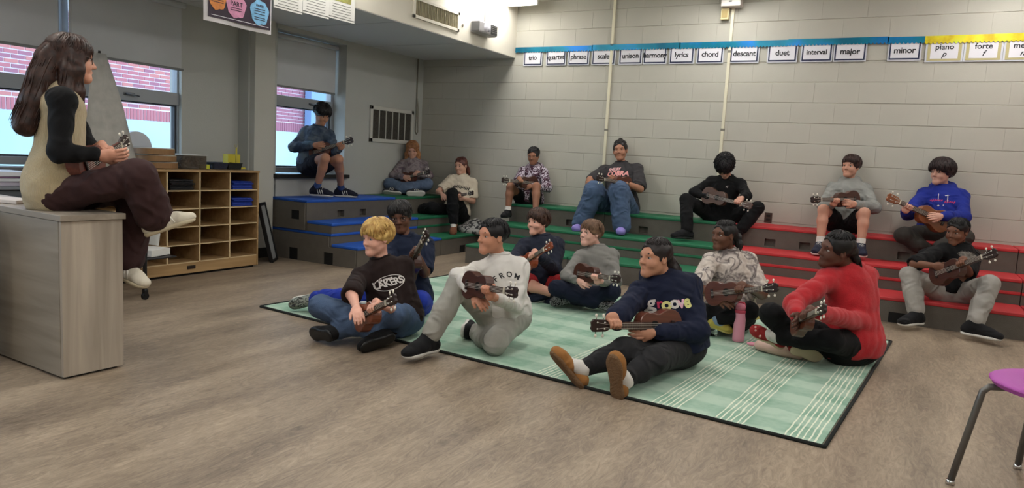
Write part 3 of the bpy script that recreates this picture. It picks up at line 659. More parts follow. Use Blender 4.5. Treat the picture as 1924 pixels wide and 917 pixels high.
    for sx in (-1, 1): add('eyebrow', [cap(hp(sx*.015,.0765,.0265), hp(sx*.033,.0745,.0310), .0038*H, .0042*H, .004), cap(hp(sx*.033,.0745,.0310), hp(sx*.048,.0640,.0265), .0042*H, .0024*H, .004)], .0022, d.get('browm', hm))
    lipc = tuple(int(v*f) for v, f in zip(d['skin'], (.86,.66,.66)))
    add('lips', [cap(hp(-.019,.0735,-.0550), hp(0,.0825,-.0520), .0026*H, .0044*H, .004), cap(hp(.019,.0735,-.0550), hp(0,.0825,-.0520), .0026*H, .0044*H, .004), cap(hp(-.012,.0765,-.0615), hp(.012,.0765,-.0615), .0044*H, .0044*H, .004)], .0025, mat('lips_'+key, srgb(*lipc), .45))
    # ---- hair
    make_hair(d['hair'][0], hm, hp, HB, H, add, d, key)
    # ---- trousers
    pt = d['pants']; kind, pm_ = pt[0], pt[1]; g = pt[2] if len(pt) > 2 else 1.0
    gp_ = min(1.0, g+.06); PP = [ell(pe-U*.012*s, A(.152*w,.118*w,.110)*s*gp_, TB, .05), ell(pe-U*.03*s+Fw*.03*s, A(.14*w,.11,.085)*s*gp_, TB, .05)]
    for hi, kn, an, sx in ((hipR, knR, anR, 1), (hipL, knL, anL, -1)):
        if kind == 'shorts':
            e_ = hi+(kn-hi)*d.get('short_t', .82); PP += [cap(hi, e_, .086*s*g, .074*s*g, .04)]
        else:
            md = kn+(an-kn)*.5; en = kn+(an-kn)*d.get('cuff', .93)
            rk, ra = {'jeans': (.060,.052), 'jogger': (.061,.055), 'leggings': (.052,.037), 'wide': (.082,.090), 'skirt': (.10,.12)}[kind]
            PP += [cap(hi, kn, (.084 if kind != 'leggings' else .080)*s*g*lw, rk*s*g*lw, .04), cap(kn, md, rk*s*g*lw, (rk+ra)/2*1.04*s*g, .025), cap(md, en, (rk+ra)/2*1.04*s*g, ra*s*g, .025)]
            if kind == 'jogger': PP += [cap(en, en+(an-kn)*.045, .044*s, .042*s, .012)]
    if kind == 'skirt': PP += [cap((hipR+hipL)/2, (knR+knL)/2, .14*s, .11*s, .06), cap((knR+knL)/2, (anL*.6+knL*.4), .1*s, .11*s, .06)]
    nz = {'leggings': [(.0015,40),(.0015,60,1)], 'shorts': [(.003,36),(.004,44,1)], 'jeans': [(.003,30),(.0045,52,1)], 'jogger': [(.003,22),(.0035,34,1)], 'wide': [(.003,24),(.006,44,1)], 'skirt': [(.008,30),(.004,70)]}[kind]
    add('trousers' if kind not in ('shorts',) else 'shorts', PP, ht*.9, pm_, nz, hash(key) % 7 if False else len(key))
    # ---- shirt
    sh = d['shirt']; kind, sm_ = sh[0], sh[1]; fat = {'tee': .010, 'long': .009, 'sweat': .014, 'hoodie': .018, 'vest': .012}[kind]
    lo_t = d.get('hem', -.04); gh = fat+.004+d.get('hemfat', 0)
    SP = torso(fat, .028 if kind == 'vest' else 0)+[ell(P_(.10), A(.146*w+gh,.112*w+gh,.17)*s, TB, .05), ell(P_(.0)-U*.01, A(.150*w+gh,.118*w+gh,.13)*s*(.86 if kind == 'vest' else 1), TB, .05)]
    slr = {'tee': (.050,.060), 'long': (.047,.040), 'sweat': (.051,.046), 'hoodie': (.054,.050), 'vest': (.05,.05)}[kind]
    for sho, el, wr in ((shR, elR, wrR), (shL, elL, wrL)):
        if kind == 'tee': SP += [cap(sho, sho+(el-sho)*d.get('sleeve', .72), slr[0]*s*w**.5, slr[1]*s*w**.5, .035)]
        elif kind == 'vest': SP += []
        else:
            t = d.get('sl_t', .86); e1 = el+(wr-el)*t
            SP += [cap(sho, el, slr[0]*s*w**.5, slr[1]*s*w**.5, .035), cap(el, e1, slr[1]*s*w**.4, (.040 if kind != 'long' else .033)*s, .025)]
            if kind in ('hoodie','sweat'): SP += [cap(e1, e1+(wr-el)*.06, .036*s, .034*s, .008)]
    if kind == 'hoodie':
        hc = nk-Fw*.055*s+U*.005
        SP += [ell(hc, A(.112,.066,.066)*s, TB, .03), cap(nk+Rt*.06*s-U*.012*s, nk+Fw*.062*s-U*.045*s, .031*s, .024*s, .02), cap(nk-Rt*.06*s-U*.012*s, nk+Fw*.062*s-U*.045*s, .031*s, .024*s, .02), cap(nk+Rt*.06*s-U*.01, nk-Fw*.05*s+U*.02*s, .030*s, .033*s, .02), cap(nk-Rt*.06*s-U*.01, nk-Fw*.05*s+U*.02*s, .026*s, .03*s, .02)]
    nc = nk+Fw*.018*s; cr = {'tee': .058, 'long': .055, 'sweat': .056, 'hoodie': .054, 'vest': .066}[kind]
    if kind in ('tee','vest') or d.get('opensl'):
        for sho, el in ((shR, elR), (shL, elL)):
            if kind == 'tee':
                t = d.get('sleeve', .72); dv_ = nrm(el-sho); R_ = slr[1]*s*w**.5*1.08; c_ = sho+(el-sho)*t+dv_*(R_*1.15); SP += [cap(c_, c_+dv_*.05, R_, R_, .008, '-')]
    SP.insert(len(torso(0))+2, pln(P_(lo_t), U, .008))
    shirt = add('shirt' if kind != 'vest' else 'knit_vest', SP, ht*.82, sm_, [(.003 if kind != 'vest' else .002, 24), ({'tee':.006,'long':.0055,'sweat':.006,'hoodie':.0065,'vest':.003}[kind], 36, 1), (.0015, 80, 1)], len(key)+2)
    if kind == 'vest':                                                      # black sleeves and trousers waist under a vest
        add('undershirt', [cap(shR+Rt*.0, elR, .052*s, .044*s, .035), cap(elR, elR+(wrR-elR)*.9, .044*s, .032*s, .02), cap(shL, elL, .052*s, .044*s, .035), cap(elL, elL+(wrL-elL)*.9, .044*s, .032*s, .02), cap(shR, shL, .05*s, .05*s, .03)], ht*.82, d['under'], [(.005,40)], 4)
    if kind in ('tee', 'long', 'sweat'):
        k0 = nk-U*.004*s; ndir = nrm(hd-nk); bvs = BVHTree.FromPolygons([v.co+Vector(O) for v in shirt.data.vertices], [tuple(p.vertices) for p in shirt.data.polygons]); pts = []
        rc = d.get('neck_r', 1.0)
        for t in np.linspace(0, 2*math.pi, 33):
            q_ = nk+(Rt*.0600*math.cos(t)+Fw*(.058*math.sin(t)+.006))*s*rc+U*.14*s; h_ = bvs.ray_cast(Vector(q_), Vector(-U), .4)
            pts.append((np.array(h_[0]) if h_[0] is not None else q_-U*.15*s)-O)
        pts = np.array(pts); MB().tube([tuple(p) for p in pts], .0062*s, 8).build('collar', d.get('collar', sm_), body, smooth=True)
    if kind == 'hoodie' and d.get('cords'):
        for sx in (-1, 1): MB().tube([tuple(nk+Fw*.088*s+Rt*sx*.03*s-U*.05*s-O), tuple(nk+Fw*.118*s+Rt*sx*.035*s-U*.10*s-O), tuple(nk+Fw*.125*s+Rt*sx*.033*s-U*.18*s-O)], .003, 6).build('drawcord', d['cords'], body, smooth=True)
    # ---- socks and shoes
    for nm, kn, an, to in (('R', knR, anR, J['toR']), ('L', knL, anL, J['toL'])):
        f = nrm(to-an); n_ = kn-an; n_ = nrm(n_-f*(n_@f)); 
        if d.get('flat'+nm, d.get('flat', False)): f = nrm(A(f[0], f[1], 0)); n_ = A(0,0,1)
        if d.get('up'+nm) is not None: n_ = A(*d['up'+nm]); n_ = nrm(n_-f*(n_@f))
        sd_ = np.cross(f, n_); q = s*d.get('fs', 1.0); ak = an
        FB = [f, sd_, n_]
        if d.get('sock'): add('sock', [cap(an+(kn-an)*d.get('sock_h', .16), an, .038*s, .038*s, .01), cap(an, an+f*.06*q-n_*.03*q, .036*s, .03*s, .02)], .008, d['sock'], [(.001,90)])
        style = d.get('shoe', ('sneaker', cloth('black_shoe', (26,26,28)), white_sole)); um, so = style[1], style[2]
        he = an-n_*.035*q-f*.035*q; ba = an-n_*.042*q+f*.095*q; tt = an-n_*.046*q+f*.140*q; sb = an-n_*.072*q
        if style[0] == 'slipper': UP = [ell(he+f*.004, A(.042,.038,.034)*q, FB, .02), ell(ba, A(.075,.044,.036)*q, FB, .03), ell(tt-f*.012, A(.04,.042,.028)*q, FB, .02)]
        else: UP = [cap(an+n_*.014*q-f*.006, he+f*.01, .036*q, .034*q, .02), cap(he, ba, .036*q, .036*q, .03), cap(an+f*.01-n_*.005, ba+n_*.004, .034*q, .030*q, .03), ell(tt-f*.010*q, A(.045,.040,.027)*q, FB, .02)]
        UP += [pln(sb+n_*.008*q, n_, .006)]
        if style[0] != 'slipper' or True: UP += [cap(an+n_*.03*q, an+n_*.10*q, .027*q, .036*q, .006, '-')]
        so_ = [ell(sb+n_*.010*q-f*.03*q, A(.043,.038,.022)*q, FB, .01), ell(sb+n_*.010*q+f*.05*q, A(.085,.037,.020)*q, FB, .02), ell(sb+n_*.010*q+f*.110*q, A(.058,.044,.021)*q, FB, .02), pln(sb-n_*.002*q, n_, .004), pln(sb+n_*.020*q, -n_, .004)]
        shoe = add('shoe', UP, .0068, um, [(.0008,80)])
        Vol(so_, .0062).build('sole', so, shoe, None, O)
        if style[0] == 'sneaker' and d.get('laces') is not None:
            for i_ in range(4):
                c = an+f*(.045+.018*i_)*q+n_*(.012-.010*i_)*q; MB().tube([tuple(c-sd_*.02*q-O), tuple(c+n_*.012*q-O), tuple(c+sd_*.02*q-O)], .003, 6).build('lace', d['laces'], shoe, smooth=True)
        if d.get('stripe') is not None:
            for i_ in range(3):
                for sg in (-1, 1):
                    c = an+f*(.03+.022*i_)*q-n_*.03*q+sd_*sg*.0385*q; MB().tube([tuple(c+n_*.02*q-f*.008*q-O), tuple(c-n_*.018*q+f*.006*q-O)], .0045, 6, flat=.6).build('stripe', d['stripe'], shoe, smooth=True)
        if style[0] == 'slipper' and d.get('dots') is not None:
            for i_ in range(7):
                a_ = i_*2.4; c = ba+f*(.05*math.cos(a_))*q+sd_*(.036*math.sin(a_))*q+n_*.018*q*(1+.3*math.cos(a_*2)); MB().ball(tuple(c-O), .010*q, n=8, m=6).build('dot', d['dots'], shoe, smooth=True)
    # ---- glasses
    if d.get('glasses'):
        gm = d['glasses']; mb = MB()
        for sx in (-1, 1):
            ring = [hp(sx*.031+.0215*math.cos(t),.081-.008*max(0,sx*math.cos(t)),.003+.0165*math.sin(t))-O for t in np.linspace(0, 2*math.pi, 19)]
            mb.tube([tuple(p) for p in ring], .0019*H, 6)
            mb.tube([tuple(hp(sx*.052,.073,.008)-O), tuple(hp(sx*.074,.05,.008)-O), tuple(hp(sx*.080,-.005,.008)-O)], .0018*H, 6)
        mb.tube([tuple(hp(-.010,.082,.006)-O), tuple(hp(0,.086,.009)-O), tuple(hp(.010,.082,.006)-O)], .0018*H, 6)
        mb.build('glasses', gm, body, smooth=True)
    # ---- print projected on the shirt
    for pr in d.get('prints', []):
        me = shirt.data; bv = BVHTree.FromPolygons([v.co+Vector(O) for v in me.vertices], [tuple(p.vertices) for p in me.polygons])
        t, cx, text, size, pm2 = pr[:5]; opt = pr[5] if len(pr) > 5 else {}
        pn_ = nrm(Fw+Rt*opt.get('yaw', 0)); px_ = nrm(np.cross(U, pn_)); c = P_(t)-Rt*cx*s+pn_*.5
        bpy.context.view_layer.update()
        if text == '#ring':
            n_k = 48; rx, rz_ = size; mb = MB(); vs = []
            for i_ in range(n_k):
                a_ = 2*math.pi*i_/n_k
                for rr in (1.0, .93): vs.append((rx*rr*math.cos(a_), rz_*rr*math.sin(a_), 0))
            mb.add(vs, [(2*i_,2*((i_+1) % n_k),2*((i_+1) % n_k)+1,2*i_+1) for i_ in range(n_k)]); me2 = mb.mesh('print')
            me2.materials.append(pm2); o = bpy.data.objects.new('shirt_print', me2); link(o, body)
        elif text == '#poly':
            mb = MB()
            for pl_ in size: mb.add([(x, y, 0) for x, y in pl_], [tuple(range(len(pl_)))])
            me2 = mb.mesh('print'); me2.materials.append(pm2); o = bpy.data.objects.new('shirt_print', me2); link(o, body)
        elif text == '#blob':
            mb = MB(); r_ = np.random.default_rng(3); rx, rz_ = size; g_ = 20
            vs = [(rx*(i/g_-.5)*2, rz_*(j/g_-.5)*2, 0) for i in range(g_+1) for j in range(g_+1)]
            fs = [(i*(g_+1)+j, (i+1)*(g_+1)+j, (i+1)*(g_+1)+j+1, i*(g_+1)+j+1) for i in range(g_) for j in range(g_) if ((i+.5)/g_-.5)**2+((j+.5)/g_-.5)**2 < .25*(.75+.25*math.sin(i*1.7+j*2.3))]
            mb.add(vs, fs); me2 = mb.mesh('print'); me2.materials.append(pm2); o = bpy.data.objects.new('shirt_print', me2); link(o, body)
        else: o = text_mesh(text, size, pm2, 'shirt_print', Matrix.Rotation(opt.get('rot', 0), 4, 'Z'), body, 0, bold=opt.get('bold', .001), shear=opt.get('shear', 0), space=opt.get('space', 1)); me2 = o.data
        bmm = bmesh.new(); bmm.from_mesh(me2)
        bmesh.ops.triangulate(bmm, faces=bmm.faces)
        for _ in range(2):
            lg = [e for e in bmm.edges if e.calc_length() > .012]
            if lg: bmesh.ops.subdivide_edges(bmm, edges=lg, cuts=1)
            bmesh.ops.triangulate(bmm, faces=bmm.faces)
        kill = []
        for v in bmm.verts:
            x, y = v.co.x, v.co.y
            if opt.get('arc'): th = x/opt['arc']; x = opt['arc']*math.sin(th)-y*math.sin(th) if False else (opt['arc']+y)*math.sin(th); y = (opt['arc']+v.co.y)*math.cos(th)-opt['arc']
            w0 = c+px_*x+U*y; h_ = bv.ray_cast(Vector(w0), Vector(-pn_), 1.0)
            if h_[0] is None: kill.append(v)
            else: v.co = h_[0]+h_[1]*.0022-Vector(O)
        bmesh.ops.delete(bmm, geom=kill, context='VERTS'); bmm.to_mesh(me2); bmm.free()
    return body
def make_hair(style, m, hp, HB, H, add, d, key):
    r = np.random.default_rng(len(key)*13+5)
    st = {'short': (.006, .0, 0.02, 0), 'buzz': (.003, 0, .0, 0), 'mop': (.018, .018, .025, .0), 'curly': (.022, .02, .02, .006), 'bowl': (.018,.022,.022,0), 'tied': (.005,.0,.0,0), 'fringe': (.012,.012,.016,0), 'fluffy': (.024,.026,.022,.004), 'long': (.012,.0,.03,0)}[style]
    t, bang, back, nz = st; hr = lambda *q: A(*q)*H
    C = (0,-.020,.034); R3 = (.0755+t,.094+t,.080+t)
    P = [ell(hp(*C), hr(*R3), HB, .02)]
    zf = .060-bang; sl = .45
    if style in ('short','buzz','tied'): P += [ell(hp(0,.100,-.018), hr(.074,.070,.094), HB, .008, '-'), pln(hp(0,0,-.030-back*.3), HB[2]-HB[1]*.55, .01)]
    elif style == 'long': P += [ell(hp(0,.115,-.024), hr(.064,.083,.096), HB, .01, '-')]
    else: P += [ell(hp(0,.106,-.040+(.03-bang)*.6), hr(.078,.075,.078), HB, .008, '-'), pln(hp(0,0,-.016-back*.4), HB[2]-HB[1]*.62, .012)]
    nzs = [(.0012,90)] if style == 'long' else [(.0022,110),(.003,55)] if style not in ('curly','fluffy') else [(.007 if style == 'curly' else .005,130)]
    # strands from the crown over the shell
    n = {'buzz': 0, 'short': 260, 'tied': 260, 'curly': 520, 'fluffy': 520}.get(style, 460); extra = []
    if n:
        kk = 8; cr = []
        part = d.get('part', 0)
        for i in range(n):
            ph = r.uniform(0, 2*np.pi); ph = ph if style not in ('bowl','mop','fringe') or r.random() > .25 else r.uniform(.3, 2.8); fx, fy = math.cos(ph), math.sin(ph)
            front = max(0, fy); side = abs(fx); bk_ = max(0, -fy)
            if style in ('short',): th1 = .95*front+1.45*side*.6+2.1*bk_
            elif style == 'tied': th1 = 1.05
            elif style in ('curly','fluffy'): th1 = 1.22*front+1.45*side*.85+2.0*bk_
            elif style == 'long': th1 = .80*front+1.7*side+2.2*bk_
            else: th1 = (1.22 if style != 'fringe' else 1.12)*front+1.22*side*.9+2.05*bk_
            th1 = min(th1, 2.2)*r.uniform(.80, 1.10 if style not in ('short','tied') else 1.0); th0 = r.uniform(.02, .6)*th1; lift = 1+r.uniform(-.01, .05)+(.05 if style in ('curly','fluffy') else 0)*r.random()
            tt = np.linspace(0, 1, kk); th = th0+(th1-th0)*tt; php = ph+.35*r.uniform(-1,1)*tt+(.12*np.sin(tt*14+i) if style == 'curly' else .04*np.sin(tt*5+i))
            lf = lift+.035*np.sin(np.pi*tt)*r.random()+(.05*np.sin(tt*17+i*2) if style == 'curly' else 0)
            x = C[0]+R3[0]*np.sin(th)*np.cos(php)*lf; y = C[1]+R3[1]*np.sin(th)*np.sin(php)*lf; z = C[2]+R3[2]*np.cos(th)*lf
            cr.append([hp(a_, b_, c_) for a_, b_, c_ in zip(x, y, z)])
        rad = np.array([.0018,.0034,.0044,.0046,.0044,.0038,.0028,.0008])*H*(1.25 if style in ('curly','fluffy','mop','bowl') else .75 if style in ('short','tied') else 1)
        extra.append(tubes(cr, rad))
    if style == 'long' or d.get('locks'):
        path = d.get('locks')
        if path:
            for pts, R0, cnt, rr in path:
                pts = [np.array(p) if len(p) == 3 and not isinstance(p, tuple) else hp(*p) for p in pts]
                for a_, b_ in zip(pts, pts[1:]): P.append(cap(a_, b_, R0[0]*H, R0[1]*H, .03))
                K = 10; u = np.linspace(0, len(pts)-1, K); base = np.array([pts[int(min(x, len(pts)-1-1e-6))]*(1-(x-int(min(x, len(pts)-1-1e-6))))+pts[min(int(x)+1, len(pts)-1)]*(x-int(min(x, len(pts)-1-1e-6))) for x in u])
                cs = []
                for i in range(cnt):
                    o = r.normal(size=3)*.55; o = o/max(1, np.linalg.norm(o)); amp = np.linspace(R0[0], R0[1]*rr, K)[:,None]*H
                    wv = np.stack([np.sin(u*1.6+.3*i), np.cos(u*1.4+.4*i), np.sin(u*1.1+.3*i)], 1)*.006
                    cs.append(base+o[None]*amp*1.08+wv*np.linspace(.2,1.4,K)[:,None])
                extra.append(tubes(cs, np.array([.002,.0036,.0042,.0044,.0044,.0044,.004,.0034,.0024,.0008])))
    if d.get('bun'): 
        for c, rr in d['bun']: P += [ell(hp(*c), hr(rr,rr,rr), HB, .01)]
    add('hair', P, .0062, m, nzs, 3, extra)
# ================================================================ RUG
def rug_mat():
    m = mat('rug_pile', (.3,.5,.4), .95, sheen=.1); k = NT(m)
    tc = k.n('ShaderNodeTexCoord'); sp = k.n('ShaderNodeSeparateXYZ'); k.l(tc.outputs['Object'], sp.inputs[0])
    n = k.n('ShaderNodeTexNoise'); n.inputs['Scale'].default_value = 7; n.inputs['Detail'].default_value = 6; k.l(tc.outputs['Object'], n.inputs['Vector'])
    wob = k.math('MULTIPLY', k.math('SUBTRACT', n.outputs['Fac'], .5), .05)
    u = sp.outputs[0]; v = sp.outputs[1]
    def band(x, per, ph, duty, soft=.12):
        f = k.math('FRACT', k.math('ADD', k.math('DIVIDE', k.math('ADD', x, wob), per), ph))
        d = k.math('ABSOLUTE', k.math('SUBTRACT', f, .5))
        o = k.n('ShaderNodeMapRange', interpolation_type='SMOOTHSTEP'); k.l(d, o.inputs[0]); o.inputs[1].default_value = duty/2+soft/2; o.inputs[2].default_value = duty/2-soft/2
        return o.outputs[0]
    bv = band(v, .30, .1, .5); bu = band(u, .3075, .78, .5); n3 = k.n('ShaderNodeTexNoise'); n3.inputs['Scale'].default_value = 28; n3.inputs['Detail'].default_value = 5; k.l(tc.outputs['Object'], n3.inputs['Vector'])
    f = k.math('ADD', k.math('MULTIPLY', bv, .42), k.math('MULTIPLY', bu, .26))
    f = k.math('ADD', f, k.math('MULTIPLY', k.math('SUBTRACT', n.outputs['Fac'], .5), .9)); f = k.math('ADD', f, k.math('MULTIPLY', k.math('SUBTRACT', n3.outputs['Fac'], .5), .5))
    base = k.mix(f, srgb(168,192,172), srgb(104,148,124))
    # thin wavy white lines in groups of six
    n2 = k.n('ShaderNodeTexNoise'); n2.inputs['Scale'].default_value = 1; n2.inputs['Detail'].default_value = 2
    cb = k.n('ShaderNodeCombineXYZ'); k.l(k.math('MULTIPLY', v, 9), cb.inputs[1]); k.l(k.math('MULTIPLY', u, 30), cb.inputs[0]); k.l(cb.outputs[0], n2.inputs['Vector'])
    uw = k.math('ADD', u, k.math('MULTIPLY', k.math('SUBTRACT', n2.outputs['Fac'], .5), .018))
    tot = None
    for c in (2.315, 2.98, 3.285, 3.59):
        for i in range(6):
            d = k.math('ABSOLUTE', k.math('SUBTRACT', uw, c+(i-2.5)*.0245))
            l = k.math('LESS_THAN', d, .0035)
            tot = l if tot is None else k.math('MAXIMUM', tot, l)
    k.l(k.mix(k.math('MULTIPLY', tot, .9), base, srgb(222,224,204)), k.b.inputs['Base Color'])
    bp = k.n('ShaderNodeBump'); bp.inputs['Strength'].default_value = .5; bp.inputs['Distance'].default_value = .004
    n4 = k.n('ShaderNodeTexNoise'); n4.inputs['Scale'].default_value = 260; k.l(tc.outputs['Object'], n4.inputs['Vector'])
    k.l(k.math('ADD', n4.outputs['Fac'], k.math('MULTIPLY', tot, .6)), bp.inputs['Height']); k.l(bp.outputs[0], k.b.inputs['Normal'])
    return m
rg = tag(empty('rug', (-3.87,3.49,0), -.0830), 'large pale green plaid rug with white wavy line groups and black binding', 'rug')
B('pile', (.015,.015,0), (3.68,2.43,.011), rug_mat(), rg)
mb = MB(); bd = mat('rug_binding', srgb(22,26,24), .8, bump=.3, bscale=400)
for a, b in (((0,0),(3.695,0)),((3.695,0),(3.695,2.445)),((3.695,2.445),(0,2.445)),((0,2.445),(0,0))):
    e = rg; MB().tube([(a[0],a[1],.007),(b[0],b[1],.007)], .009, 8).build('binding', bd, e, smooth=True)
# ================================================================ CARDS and BORDER STRIPS
card_m = mat('card_white', srgb(214,212,218), .6); navy = mat('card_border_navy', srgb(36,42,72), .6); goldb = mat('card_border_gold', srgb(178,168,122), .6)
ink = mat('ink_black', srgb(22,22,26), .6); sleeve = mat('card_lamination', srgb(196,198,206), .3)
def foil(name, c1, c2, c3, sc):
    m = mat(name, c1, .28, metal=.35); k = NT(m); tc = k.n('ShaderNodeTexCoord')
    n = k.n('ShaderNodeTexNoise'); n.inputs['Scale'].default_value = sc; n.inputs['Detail'].default_value = 3; k.l(tc.outputs['Object'], n.inputs['Vector'])
    r = k.n('ShaderNodeValToRGB'); e = r.color_ramp.elements; e[0].position = .35; e[0].color = c1+(1,); e[1].position = .7; e[1].color = c3+(1,); x = e.new(.52); x.color = c2+(1,)
    k.l(n.outputs['Fac'], r.inputs[0]); k.l(r.outputs[0], k.b.inputs['Base Color'])
    bp = k.n('ShaderNodeBump'); bp.inputs['Strength'].default_value = .3; bp.inputs['Distance'].default_value = .01; k.l(n.outputs['Fac'], bp.inputs['Height']); k.l(bp.outputs[0], k.b.inputs['Normal'])
    return m
teal = foil('foil_teal', srgb(8,92,120), srgb(16,122,150), srgb(30,120,205), 3.0); gold = foil('foil_yellow', srgb(186,160,24), srgb(214,198,40), srgb(190,206,60), 9.0)
RX = Matrix(((1,0,0,0),(0,0,-1,0),(0,1,0,0),(0,0,0,1)))      # text plane XY -> XZ facing -Y
def strip(x0, x1, z0, z1, m, label, scal=True, dz=0):
    n = int((x1-x0)/.033); mb = MB(); y = -.004
    top = [(x0+(x1-x0)*i/(n*4), z1+dz*i/(n*4)) for i in range(n*4+1)]
    bot = [(x0+(x1-x0)*i/(n*4), z0+dz*i/(n*4)-(.016*abs(math.sin(math.pi*i/4)) if scal else 0)) for i in range(n*4+1)]
    vs = [(x,0,z) for x,z in top]+[(x,0,z) for x,z in bot]+[(x,y,z) for x,z in top]+[(x,y,z) for x,z in bot]; k = n*4+1
    fs = [(i,i+1,k+i+1,k+i) for i in range(k-1)]+[(2*k+i,3*k+i,3*k+i+1,2*k+i+1) for i in range(k-1)]+[(i,2*k+i,2*k+i+1,i+1) for i in range(k-1)]+[(k+i,k+i+1,3*k+i+1,3*k+i) for i in range(k-1)]
    mb.add(vs, fs); o = mb.build('border_strip', m); o.location = (0,YB-.021,0); tag(o, label, 'wall border', 'foil border strips'); return o
strip(-4.33,-3.32,2.42,2.47, teal, 'teal foil border strip starting at the bulkhead corner')
strip(-3.33,-2.30,2.422,2.474, teal, 'teal foil border strip above the scale and unison cards')
strip(-2.31,-1.20,2.42,2.472, teal, 'teal foil border strip above the chord and descant cards', dz=.0)
strip(-1.20,-.30,2.424,2.476, teal, 'bright teal foil border strip above the duet card')
strip(-.31,.0,2.42,2.47, teal, 'short teal foil border strip above the minor card')
strip(.0,1.6,2.412,2.470, gold, 'crinkled yellow foil border strip at the right end', dz=.01)
cards = [('trio',-4.205,-3.975),('quartet',-3.90,-3.665),('phrase',-3.615,-3.37),('scale',-3.315,-3.05),('unison',-2.985,-2.735),('harmony',-2.70,-2.455),('lyrics',-2.405,-2.155),('chord',-2.105,-1.845),('descant',-1.76,-1.485),('duet',-1.38,-1.115),('interval',-1.06,-.79),('major',-.76,-.49),('minor',-.285,-.03)]
for t, x0, x1 in cards:
    w = x1-x0; c = tag(empty('word_card', (x0,YB-.014,2.262)), f'white card with navy border reading {t}', 'word card', 'music word cards')
    h = .165
    B('lamination', (-.012,.0,-.012), (w+.012,.0035,h), sleeve, c); B('border', (0,-.0025,0), (w,0,h), navy, c)
    B('sheet', (.013,-.0035,.013), (w-.013,-.0025,h), card_m, c)
    M = Matrix.Translation((w/2,-.0045,.082)) @ RX @ Matrix.Rotation(random.uniform(-.02,.02),4,'Z')
    text_mesh(t, .078 if len(t) < 8 else .068, ink, 'lettering', M, c, .0004, bold=.0016, space=.95)
for t, sgn, x0, x1 in (('piano','p',.03,.30),('forte','f',.335,.60),('mezzo','mf',.635,.92)):
    w = x1-x0; c = tag(empty('word_card', (x0,YB-.014,2.246)), f'white card with gold border reading {t}', 'word card', 'dynamics word cards')
    h = .16; B('lamination', (-.016,.0,-.012), (w+.016,.0035,h), sleeve, c); B('border', (0,-.0025,0), (w,0,h), goldb, c); B('sheet', (.025,-.0035,.018), (w-.025,-.0025,h), card_m, c)
    text_mesh(t, .068, ink, 'lettering', Matrix.Translation((w/2,-.0045,.122)) @ RX, c, .0004, bold=.0012)
    text_mesh(sgn, .07, ink, 'dynamic_sign', Matrix.Translation((w/2,-.0045,.058)) @ RX, c, .0004, bold=.001, shear=.35)
# ================================================================ POSTERS on the bulkhead edge (hang below it)
RP = Matrix(((0,0,1,0),(1,0,0,0),(0,1,0,0),(0,0,0,1)))       # text plane XY -> YZ facing +X
po = tag(empty('poster', (-4.33,3.37,1.955)), 'dark purple poster with coloured speech blobs hanging from the bulkhead', 'poster')
W_, H_ = .585, .80
mb = MB(); vs = []; fs = []
for i in range(9):
    for j in range(2): vs.append((.004+.012*math.sin(i*.9), W_*i/8, H_*j))
me_v = vs
mb.add([(v[0]-.002,v[1],v[2]) for v in vs]+[(v[0],v[1],v[2]) for v in vs], [(2*i,2*i+1,2*i+3,2*i+2) for i in range(8)]+[(18+2*i,18+2*i+2,18+2*i+3,18+2*i+1) for i in range(8)]+[(0,2,20,18)])
mb.build('sheet', mat('poster_white', srgb(214,210,212), .5), po)
B('print_ground', (.014,.03,.03), (.018,W_-.012,H_), mat('poster_purple', srgb(42,24,44), .5), po)
def blob(y, z, ry, rz, c, label):
    pl = [(y+ry*math.cos(a)*(1+.08*math.sin(5*a)), z+rz*math.sin(a)*(1+.08*math.cos(7*a))) for a in [2*math.pi*i/28 for i in range(28)]]
    m = mat('blob_'+label, c, .55, var=.18, vscale=30)
    return MB().add([(.0185,)+p for p in pl]+[(.0200,)+p for p in pl], [tuple(range(28,56))]+[(i,(i+1)%28,28+(i+1)%28,28+i) for i in range(28)]).build('speech_blob', m, po)
blob(.10,.17,.075,.085, srgb(206,128,60), 'orange'); blob(.26,.145,.085,.085, srgb(202,136,168), 'pink'); blob(.47,.14,.085,.09, srgb(120,176,216), 'blue'); blob(.47,.33,.085,.085, srgb(192,110,130), 'rose'); blob(.27,.36,.1,.1, srgb(90,84,120), 'violet')
blob(.10,.36,.075,.08, srgb(170,180,80), 'lime')
for y, z, t, s_ in ((.10,.185,'HISTORY',.03),(.26,.155,'PART',.045),(.27,.33,'MUSIC?',.05),(.47,.19,'music',.03)):
    text_mesh(t, s_, mat('poster_ink', srgb(40,26,44), .6) if t != 'MUSIC?' else card_m, 'lettering', Matrix.Translation((.0205,y,z)) @ RP, po, .0003, bold=.0008)
for (y, z) in ((.26,.125),(.26,.11),(.47,.16),(.47,.145),(.47,.125),(.47,.10),(.47,.085),(.10,.15),(.10,.135)):
    B('text_line', (.0201,y-.05,z), (.0206,y+.05,z+.005), _M['poster_ink'], po)
B('text_line', (.0181,.05,.045), (.0186,W_-.03,.049), _M['card_white'], po)
